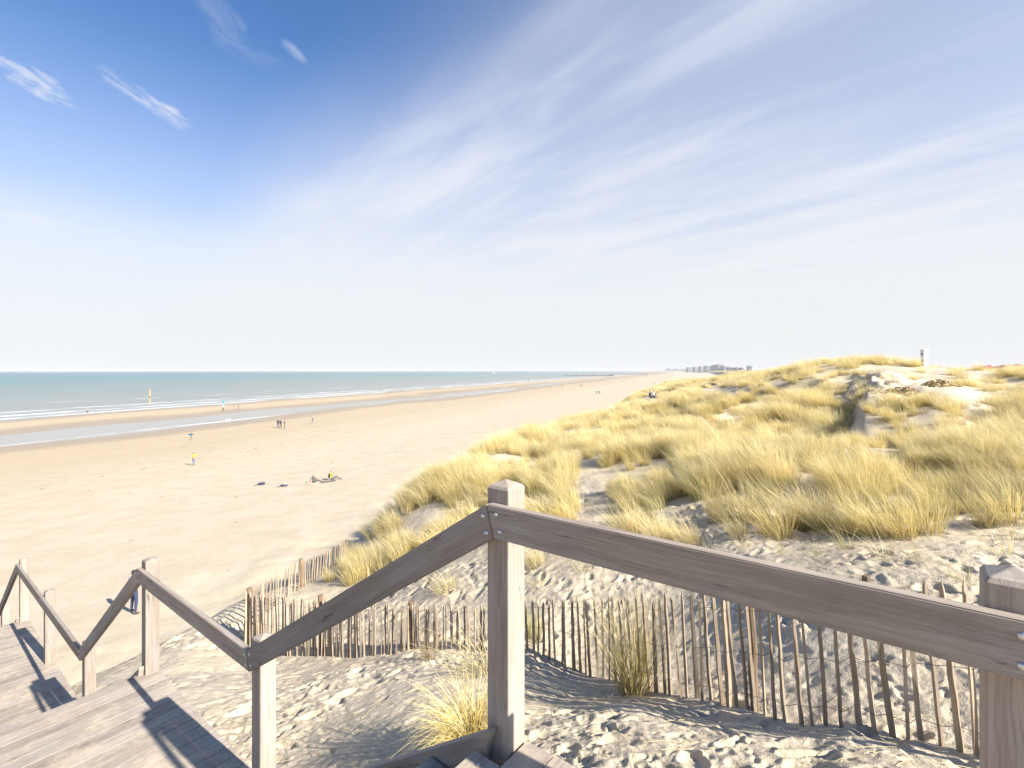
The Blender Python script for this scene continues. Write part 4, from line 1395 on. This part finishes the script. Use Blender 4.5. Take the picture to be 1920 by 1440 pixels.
def person(px, py, key, J, cols, label, group=None, face=0.0, hpx=None, tall=1.7, d0=12.0, loc=None, extra=None):
    """cols: top, arm, leg, foot, hair"""
    V, Fc, reg = body_mesh(key, J)
    me = bpy.data.meshes.new('person')
    me.from_pydata([tuple(v) for v in V], [], Fc)
    order = 'talfhs'
    for q in range(5):
        me.materials.append(cloth(cols[q]))
    me.materials.append(M_SKIN)
    me.polygons.foreach_set('material_index', [order.index(r_) for r_ in reg])
    me.polygons.foreach_set('use_smooth', [True] * len(Fc))
    x_, y_, z_ = loc or ground_at(px, py, d0)
    o = link('person', me)
    o.location = (x_, y_, z_)
    s = (hpx * y_ / F / 1.71) if hpx else tall / 1.71
    o.scale = (s, s, s)
    o.rotation_euler = (0, 0, face)
    tag(o, label, 'person', group)
    return o


BLK, NAVY, JEAN, GREY, WHT, BRN, RED, YLW, BLU = (.025, .025, .03), (.03, .045, .10), (.05, .08, .19), (.17, .16, .165), (.72, .70, .66), (.14, .075, .04), (.50, .06, .06), (.70, .48, .03), (.05, .20, .42)
near_p = person(251, 1152, 'near', pose(anL=(.19, -.04, .10), toL=(.2, -.19, .035), knL=(.15, -.05, .49), anR=(-.16, .06, .10), toR=(-.18, -.09, .035), knR=(-.13, .0, .49), wrR=(-.13, -.16, 1.18), haR=(-.06, -.2, 1.22), elR=(-.24, .0, 1.14)),
                (WHT, WHT, (.035, .05, .11), BRN, BLK), 'person in white top and blue jeans on the sand behind the handrail', None, math.pi * 0.9, 84, d0=10)
hairm = MB()
flyer = person(363, 872.5, 'up', ARMUP, (YLW, YLW, (.14, .17, .30), BRN, BRN), 'person in yellow top and jeans flying the kite', None, math.pi, 24.5)
# kite
kx, ky = (357 - CX) / F * 74, 74.0
kz = EYE - (815 - HY) * 74 / F
root = empty('stunt_kite', (kx, ky, kz - 0.5))
tag(root, 'blue kite with a trailing tail flying low over the sand', 'kite')
M_KITE = cloth((.04, .22, .36))
link('sail', MB().add([(-.48, 0, .50), (0, .05, .72), (.52, 0, .52), (.12, .12, .42), (0, .14, .18), (-.12, .12, .42), (-.48, .02, .50), (0, .07, .72), (.52, .02, .52), (.12, .14, .42), (0, .16, .18), (-.12, .14, .42)],
                     [(0, 1, 5), (1, 4, 5), (1, 3, 4), (1, 2, 3), (6, 11, 7), (7, 11, 10), (7, 10, 9), (7, 9, 8), (0, 6, 7, 1), (1, 7, 8, 2), (2, 8, 9, 3), (3, 9, 10, 4), (4, 10, 11, 5), (5, 11, 6, 0)]).mesh('sail', M_KITE), root)
link('spar', MB().tube([(-.5, -.01, .5), (0, .03, .56), (.54, -.01, .52)], .012, 5).mesh('spar', cloth(BLK)), root)
link('tail', MB().tube([(0, .15, .2), (.06, .16, .0), (-.02, .15, -.15), (-.16, .14, -.32)], [.05, .035, .03, .04], 5).mesh('tail', cloth(NAVY)), root)
fl = Vector(flyer.location) + Vector((0, 0.6, 1.2)) - Vector(root.location)
link('line', MB().tube([(0, .1, .45), fl * 0.5 + Vector((0, 0, .1)), fl], 0.004, 4).mesh('line', cloth(GREY)), root)

for q, (px, py, h_, cols, lab) in enumerate(((521.5, 802, 16.5, (BLK, BLK, NAVY, BLK, BRN), 'person in black coat, outermost of the dark clad beach group'), (526.5, 803.2, 16.5, (NAVY, BLK, BLK, BLK, GREY), 'person in navy coat between two others in the beach group'),
                                         (533.5, 804, 16.5, ((.10, .06, .06), GREY, GREY, BLK, BRN), 'person in brown jacket and grey trousers beside the dark beach group'))):
    person(px, py, 'stand' if q != 1 else 'walk', JSTAND if q != 1 else WALK, cols, lab, 'walkers standing together', (0.3, 2.6, 2.2)[q], h_)
person(586, 794.3, 'walk', WALK, (NAVY, GREY, GREY, BLK, BLK), 'lone person in dark coat walking beyond the standing group', None, 1.3, 12.5)
person(418.5, 771, 'stand', JSTAND, (WHT, NAVY, BLK, BLK, BRN), 'person with pale top and dark trousers beside the blue kite on the sandbar', None, 0.5, 12)
person(437.5, 767.5, 'walk', WALK, (RED, RED, (.45, .30, .25), BRN, BRN), 'small child in red at the sandbar', None, 1.0, 7.5)
person(447.5, 768.3, 'stand', JSTAND, (NAVY, (.06, .07, .2), BLK, BLK, BLK), 'person in blue jacket at the sandbar beside the child', None, 2.0, 10.5)
person(411.5, 759.5, 'walk', WALK, (BRN, GREY, WHT, BLK, BLK), 'person paddling at the sea edge behind the sandbar', None, 2.4, 6.5)
x_, y_, z_ = ground_at(419, 760, 60)
y_, x_ = 118.0, (419 - CX) / F * 118.0
root = empty('small_kite', (x_, y_, EYE - (757 - HY) * y_ / F))
tag(root, 'small turquoise kite held up at the sandbar', 'kite')
link('sail', MB().add([(-.35, 0, .4), (0, 0, .85), (.35, 0, .4), (0, 0, -.05), (0, .08, .4), (0, -.06, .4)], [(0, 1, 4), (1, 2, 4), (2, 3, 4), (3, 0, 4), (1, 0, 5), (2, 1, 5), (3, 2, 5), (0, 3, 5)]).mesh('sail', cloth((.03, .35, .42))), root)
link('tail', MB().tube([(0, 0, 0), (.1, 0, -.2), (-.05, 0, -.4)], .03, 5).mesh('tail', cloth(WHT)), root)

# white dog at the pool's edge
x_, y_, z_ = ground_at(427, 790.5, 60)
dog = MB()
root = empty('white_dog', (x_, y_, z_), 0.5)
tag(root, 'small white dog standing at the edge of the tidal pool', 'dog')
names = {'rump': (-.24, 0, .40, .11), 'belly': (0, 0, .40, .105), 'chest': (.24, 0, .42, .13), 'neck': (.36, 0, .54, .08), 'head': (.46, 0, .62, .075), 'nose': (.60, 0, .585, .035), 'tail': (-.40, 0, .50, .03), 'tip': (-.50, 0, .60, .02),
         'hkL': (-.22, .08, .26, .05), 'hhL': (-.32, .08, .15, .028), 'hfL': (-.28, .08, .02, .03), 'hkR': (-.22, -.08, .26, .05), 'hhR': (-.32, -.08, .15, .028), 'hfR': (-.28, -.08, .02, .03),
         'feL': (.24, .07, .22, .035), 'ffL': (.25, .07, .02, .03), 'feR': (.24, -.07, .22, .035), 'ffR': (.25, -.07, .02, .03), 'ear': (.43, .06, .70, .025)}
links = [('rump', 'belly'), ('belly', 'chest'), ('chest', 'neck'), ('neck', 'head'), ('head', 'nose'), ('rump', 'tail'), ('tail', 'tip'), ('rump', 'hkL'), ('hkL', 'hhL'), ('hhL', 'hfL'), ('rump', 'hkR'), ('hkR', 'hhR'), ('hhR', 'hfR'),
         ('chest', 'feL'), ('feL', 'ffL'), ('chest', 'feR'), ('feR', 'ffR'), ('head', 'ear')]
nm = list(names)
me = bpy.data.meshes.new('dog')
me.from_pydata([names[n][:3] for n in nm], [(nm.index(a), nm.index(b_)) for a, b_ in links], [])
o = bpy.data.objects.new('dog', me)
COL.objects.link(o)
o.modifiers.new('skin', 'SKIN')
for i, n in enumerate(nm):
    me.skin_vertices[0].data[i].radius = (names[n][3],) * 2
    me.skin_vertices[0].data[i].use_root = n == 'belly'
o.modifiers.new('sub', 'SUBSURF')
dg = bpy.context.evaluated_depsgraph_get()
dg.update()
dme = bpy.data.meshes.new_from_object(o.evaluated_get(dg))
bpy.data.objects.remove(o)
dme.materials.clear()
dme.materials.append(cloth(WHT))
link('body', dme, root)
link('collar', MB().tube([(.30, 0, .53), (.35, 0, .49)], .10, 8).mesh('collar', cloth(RED)), root)

# sitting pair with their things
s1 = person(588, 906, 'sit', SIT, (GREY, RED, (.12, .10, .10), BLK, (.42, .28, .13)), 'person in grey top with red sleeves sitting on the sand', None, math.pi * 0.86, 17.5 * 1.71 / 0.9, d0=20)
s2 = person(621, 900.5, 'sitcam', SITCAM, (YLW, GREY, (.14, .13, .13), BLK, BRN), 'person in yellow jacket with backpack sitting on a dark mat', None, math.pi * 0.60, 19 * 1.71 / 0.9, d0=20)
bp = link('backpack', MB().add([(-.15, .10, .18), (.15, .10, .18), (.15, .28, .2), (-.15, .28, .2), (-.13, .10, .60), (.13, .10, .60), (.11, .22, .58), (-.11, .22, .58)],
                              [(0, 3, 2, 1), (4, 5, 6, 7), (0, 1, 5, 4), (1, 2, 6, 5), (2, 3, 7, 6), (3, 0, 4, 7)]).mesh('backpack', cloth(BLK), bevel=0.04, seg=2))
bp.matrix_world = s2.matrix_basis.copy()
tag(bp, 'black backpack worn by the sitting person in yellow', 'backpack')


def mat_(px, py, w, l, rz, col, label):
    x_, y_, z_ = ground_at(px, py, 20)
    mb = MB()
    n = 6
    for layer in (0.0, 0.02):
        pass
    vs, fs = [], []
    r_ = random.Random(int(px))
    for i in range(n + 1):
        for j in range(n + 1):
            vs.append((w * (i / n - .5), l * (j / n - .5), 0.02 + r_.uniform(0, .03)))
    for i in range(n):
        for j in range(n):
            fs.append((i * (n + 1) + j, (i + 1) * (n + 1) + j, (i + 1) * (n + 1) + j + 1, i * (n + 1) + j + 1))
    top = len(vs)
    vs += [(a, b_, c - 0.015) for a, b_, c in vs]
    fs += [tuple(q + top for q in reversed(f)) for f in fs]
    for i in range(n):
        for a, b_ in (((i, 0), (i + 1, 0)), ((i + 1, n), (i, n)), ((0, i + 1), (0, i)), ((n, i), (n, i + 1))):
            p0, p1 = a[0] * (n + 1) + a[1], b_[0] * (n + 1) + b_[1]
            fs.append((p1, p0, p0 + top, p1 + top))
    o = link('beach_mat', MB().add(vs, fs).mesh('beach_mat', cloth(col)))
    o.location = (x_, y_, z_)
    o.rotation_euler = (0, 0, rz)
    tag(o, label, 'mat')


mat_(616, 903.5, 1.25, 0.55, 0.5, (.12, .11, .10), 'dark mat spread under the person in the yellow jacket')
mat_(586, 907.0, 1.0, 0.7, 0.2, (.50, .44, .30), 'pale towel spread under the person with red sleeves')
for (px, py, cols, lab) in ((490.5, 909.5, (NAVY, GREY), 'dark slumped bag with a strap lying beside the dug up sand'), (533, 912.5, ((.07, .07, .10), WHT), 'dark bag with a pale top lying on the beach')):
    x_, y_, z_ = ground_at(px, py, 20)
    root = empty('beach_bag', (x_, y_, z_), 0.3)
    root.scale = (0.78,) * 3
    tag(root, lab, 'bag')
    vs, fs = [], []
    r_ = random.Random(int(px))
    for i in range(7):
        a = i / 6
        for j in range(8):
            t_ = j / 8 * 6.2832
            w = math.sin(math.pi * (0.12 + 0.76 * a)) * r_.uniform(.85, 1.1)
            vs.append((-.38 + .76 * a, .22 * w * math.cos(t_), .15 + .17 * w * math.sin(t_)))
        if i:
            fs += [((i - 1) * 8 + j, (i - 1) * 8 + (j + 1) % 8, i * 8 + (j + 1) % 8, i * 8 + j) for j in range(8)]
    fs += [tuple(range(8)), tuple(range(55, 47, -1))]
    link('sack', MB().add(vs, fs).mesh('sack', cloth(cols[0]), smooth=True), root)
    link('flap', MB().add([(-.1, -.16, .30), (.34, -.14, .28), (.36, .16, .27), (-.08, .16, .31), (-.1, -.15, .335), (.33, -.13, .315), (.35, .15, .305), (-.08, .15, .345)],
                         [(0, 3, 2, 1), (4, 5, 6, 7), (0, 1, 5, 4), (1, 2, 6, 5), (2, 3, 7, 6), (3, 0, 4, 7)]).mesh('flap', cloth(cols[1])), root)
    link('strap', MB().tube([(-.36, 0, .16), (-.5, -.1, .05), (-.62, -.05, .03), (-.75, -.2, .03)], .025, 5).mesh('strap', cloth(BLK)), root)

# pair on the dune edge
for q, (px, py, cols, lab) in enumerate(((1219, 753, (NAVY, (.10, .13, .25), NAVY, BLK, BLK), 'person in dark blue jacket sitting high on the dune edge'), (1225, 754, (WHT, GREY, NAVY, BLK, BRN), 'person in pale top sitting beside the one in blue on the dune edge'))):
    d = 50.0 + q
    X_, Z_ = (px - CX) / F * d, 0
    person(px, py, 'sit', SIT, cols, lab, 'pair on the dune edge', math.pi * 0.35, tall=1.78, loc=(X_, d, h1(X_, d) + 0.02))
for q, (px, py) in enumerate(((1117.5, 738.6), (1120.8, 738.6), (1124.5, 739.2))):
    person(px, py, 'walk' if q == 1 else 'stand', WALK if q == 1 else JSTAND, ((.07, .05, .05), GREY, BLK, BLK, BRN) if q != 1 else (BLK, BLK, NAVY, BLK, BLK), 'one of three dark clad people walking abreast on the open beach', 'three walkers abreast', (0.2, 0.4, 2.9)[q], 6.2)
def beach_at(px, py):
    ds = np.exp(np.linspace(math.log(150), math.log(3000), 3000))
    X = (px - CX) / F * ds
    Z = height(X, ds)
    Zr = EYE - (py - HY) * ds / F
    ok = np.nonzero((Z >= Zr) & (Zr < -7.0))[0]
    i = ok[0] if len(ok) else -1
    return float(X[i]), float(ds[i]), float(Z[i])


rng = random.Random(5)
TINY = ((1031.5, 729.3), (1054, 726.8), (1089, 725), (1091, 725.2), (1168, 716.0), (1189, 719.2), (1226.5, 721.6), (1246.5, 718.8), (1249, 719), (1258.3, 721.5), (1273.8, 718.9), (1291, 719), (1293.5, 719.2), (1276.5, 714.2), (1279, 713.6), (1282.5, 712.7),
        (1285, 712), (1299, 711.4), (1302, 709.8), (1275.8, 708.6), (1263, 707.4), (1256.5, 709.2), (1129, 709.5), (1135, 708.8), (1206, 705.0), (1214, 704.7), (1326.5, 711.4))
for i, (px, py) in enumerate(TINY):
    gc = rng.choice(((BLK, BLK, NAVY), (NAVY, BLK, BLK), ((.06, .03, .03), BLK, BLK), (BLK, BLK, BLK), ((.03, .05, .09), BLK, BLK)))
    person(px, py, 'walk' if i % 2 else 'stand', WALK if i % 2 else JSTAND, gc + (BLK, BRN), 'tiny dark figure strolling on the beach far along the shore', 'strollers far along the beach', rng.uniform(0, 6.28), tall=1.84, loc=beach_at(px, py))

# gull
root = empty('flying_gull', ((1040 - CX) / F * 150, 150, EYE + (HY - 573.5) * 150 / F), 0.6)
tag(root, 'small gull gliding in the pale sky above the sea', 'bird')
M_GULL = cloth((.30, .30, .32))
link('body', MB().tube([(-.22, 0, 0), (-.1, 0, .01), (.06, 0, .0), (.18, 0, .02), (.24, 0, .02)], [.02, .06, .07, .045, .012], 7).mesh('body', M_GULL, smooth=True), root)
for s_ in (-1, 1):
    link('wing', MB().add([(.08, 0, .03), (.10, s_ * .3, .13), (.0, s_ * .62, .06), (-.08, s_ * .32, .12), (-.07, 0, .03), (.08, 0, .045), (.10, s_ * .3, .145), (.0, s_ * .62, .07), (-.08, s_ * .32, .135), (-.07, 0, .045)],
                          [(0, 1, 3, 4), (1, 2, 3), (5, 9, 8, 6), (6, 8, 7), (0, 5, 6, 1), (1, 6, 7, 2), (2, 7, 8, 3), (3, 8, 9, 4), (4, 9, 5, 0)]).mesh('wing', M_GULL), root)


# ------------------------------------------------------------------ sea air
hz = MB().box((-17500, -17500, -21.6), (17500, 17500, 46.0)).mesh('haze', [])
hm = bpy.data.materials.new('sea_air')
hm.use_nodes = True
hn = NT(hm.node_tree)
hn.n.clear()
ho = hn.new('ShaderNodeOutputMaterial')
pv = hn.new('ShaderNodeVolumePrincipled')
pv.inputs['Color'].default_value = (0.90, 0.91, 0.95, 1)
pv.inputs['Density'].default_value = 1.3e-4
pv.inputs['Anisotropy'].default_value = 0.0
hn.l.new(pv.outputs[0], ho.inputs['Volume'])
hz.materials.append(hm)
tag(link('haze', hz), 'thin pale haze of the sea air', 'haze', None, 'stuff')

# low brown bushes on the dune crest
def bush_mesh(seed, n):
    g = np.random.default_rng(seed)
    mb = MB()
    for k in range(n):
        u = g.normal(0, 1, 3)
        u /= np.linalg.norm(u)
        rr_ = g.uniform(0.45, 1.0) ** 0.5
        c = np.array((u[0] * 1.0, u[1] * 0.7, abs(u[2]) * 0.75)) * rr_
        a, b_ = g.normal(0, 0.055, 3), g.normal(0, 0.055, 3)
        mb.add([c - a, c + b_, c + a, c - b_], [(0, 1, 2, 3)])
    return mb.mesh('foliage', M_BUSH)


M_BUSH = plain('brown_bush', (0.50, 0.39, 0.22), 0.8, 0, 0.35, 2.0)
for (px, py, d, s_, lab) in ((1655, 681, 30.5, 0.62, 'brown leafless bush on the dune crest'), (1690, 790, 19.5, 0.5, 'brown bush at the foot of the bare sand face'), (1760, 775, 20.5, 0.42, 'low brown bush on the bare sand slope')):
    X_ = (px - CX) / F * d
    root = empty('dune_bush', (X_, d, h1(X_, d) - 0.05))
    root.scale = (s_ * 1.5, s_ * 1.2, s_)
    tag(root, lab, 'bush')
    link('foliage', bush_mesh(int(px), 900), root)
    g = random.Random(int(px))
    for k in range(6):
        a = g.uniform(0, 6.28)
        link('stem', MB().tube([(0.05 * math.cos(a), 0.05 * math.sin(a), -0.1), (0.3 * math.cos(a), 0.25 * math.sin(a), 0.35), (0.7 * math.cos(a), 0.5 * math.sin(a), 0.62)], [0.03, 0.02, 0.008], 5).mesh('stem', M_STOB), root)

# dry tufts scattered on the bare sand face of the mound
rng = random.Random(31)
DT = [tuft_mesh('dry_tuft', 720 + k, 110, 0.009, 0.2, 0.3, 0.75, 0.25, 0.5, 0.5, 4, M_DEAD) for k in range(3)]
for k in range(20):
    px, py = rng.uniform(1625, 1860), rng.uniform(700, 795)
    o = put_tuft(px, py, DT[k % 3], rng.uniform(0.45, 0.95), 'dry brownish tuft clinging to the bare sand face of the mound', 'dry tufts on the bare mound', d0=15.5, rz=rng.uniform(-1, 1))

# straws blown over the near sand, and flecks of wrack on the beach
g = np.random.default_rng(8)
n = 420
a, r_ = np.radians(g.uniform(-30, 46, n)), g.uniform(3.2, 9.5, n)
X, Y = r_ * np.sin(a), r_ * np.cos(a)
Lh = g.uniform(0.05, 0.17, n)
th_ = g.uniform(0, 6.28, n)
ex, ey = np.cos(th_) * Lh, np.sin(th_) * Lh
z0, z1, z2 = height(X - ex, Y - ey), height(X, Y), height(X + ex, Y + ey)
mb = MB()
tt_ = (X - S0[0]) * D1[0] + (Y - S0[1]) * D1[1]
nn_ = (X - S0[0]) * NN[0] + (Y - S0[1]) * NN[1]
for k in range(n):
    if nn_[k] < 0.5:
        continue
    mb.tube([(X[k] - ex[k], Y[k] - ey[k], z0[k] + 0.006), (X[k], Y[k], max(z1[k], (z0[k] + z2[k]) / 2) + 0.01), (X[k] + ex[k], Y[k] + ey[k], z2[k] + 0.006)], [0.0018, 0.0022, 0.0012], 3, caps=False)
tag(link('straw_litter', mb.mesh('straw_litter', plain('loose_straw', (0.58, 0.46, 0.25), 0.7, 0, 0.3, 5.0))), 'loose straws blown across the trodden sand', 'straw', None, 'stuff')
n = 900
v_ = np.where(g.uniform(0, 1, n) < 0.55, 58 + g.normal(0, 3.0, n), g.uniform(16, 100, n))
u_ = g.uniform(5, 190, n)
X, Y = -CC * v_ + CS * u_, CS * v_ + CC * u_
Z = height(X, Y)
mb = MB()
for k in range(n):
    s_ = g.uniform(0.03, 0.11)
    p3 = g.normal(0, 1, (4, 3)) * (s_, s_, s_ * 0.3)
    p3[:, 2] += 0.02
    mb.add([(X[k] + q[0], Y[k] + q[1], Z[k] + q[2]) for q in p3], [(0, 1, 2), (0, 2, 3), (0, 3, 1), (1, 3, 2)])
tag(link('wrack_litter', mb.mesh('wrack_litter', plain('dried_wrack', (0.20, 0.155, 0.10), 0.8, 0, 0.4, 2.0))), 'flecks of dried weed and shell scattered on the beach', 'wrack', None, 'stuff')
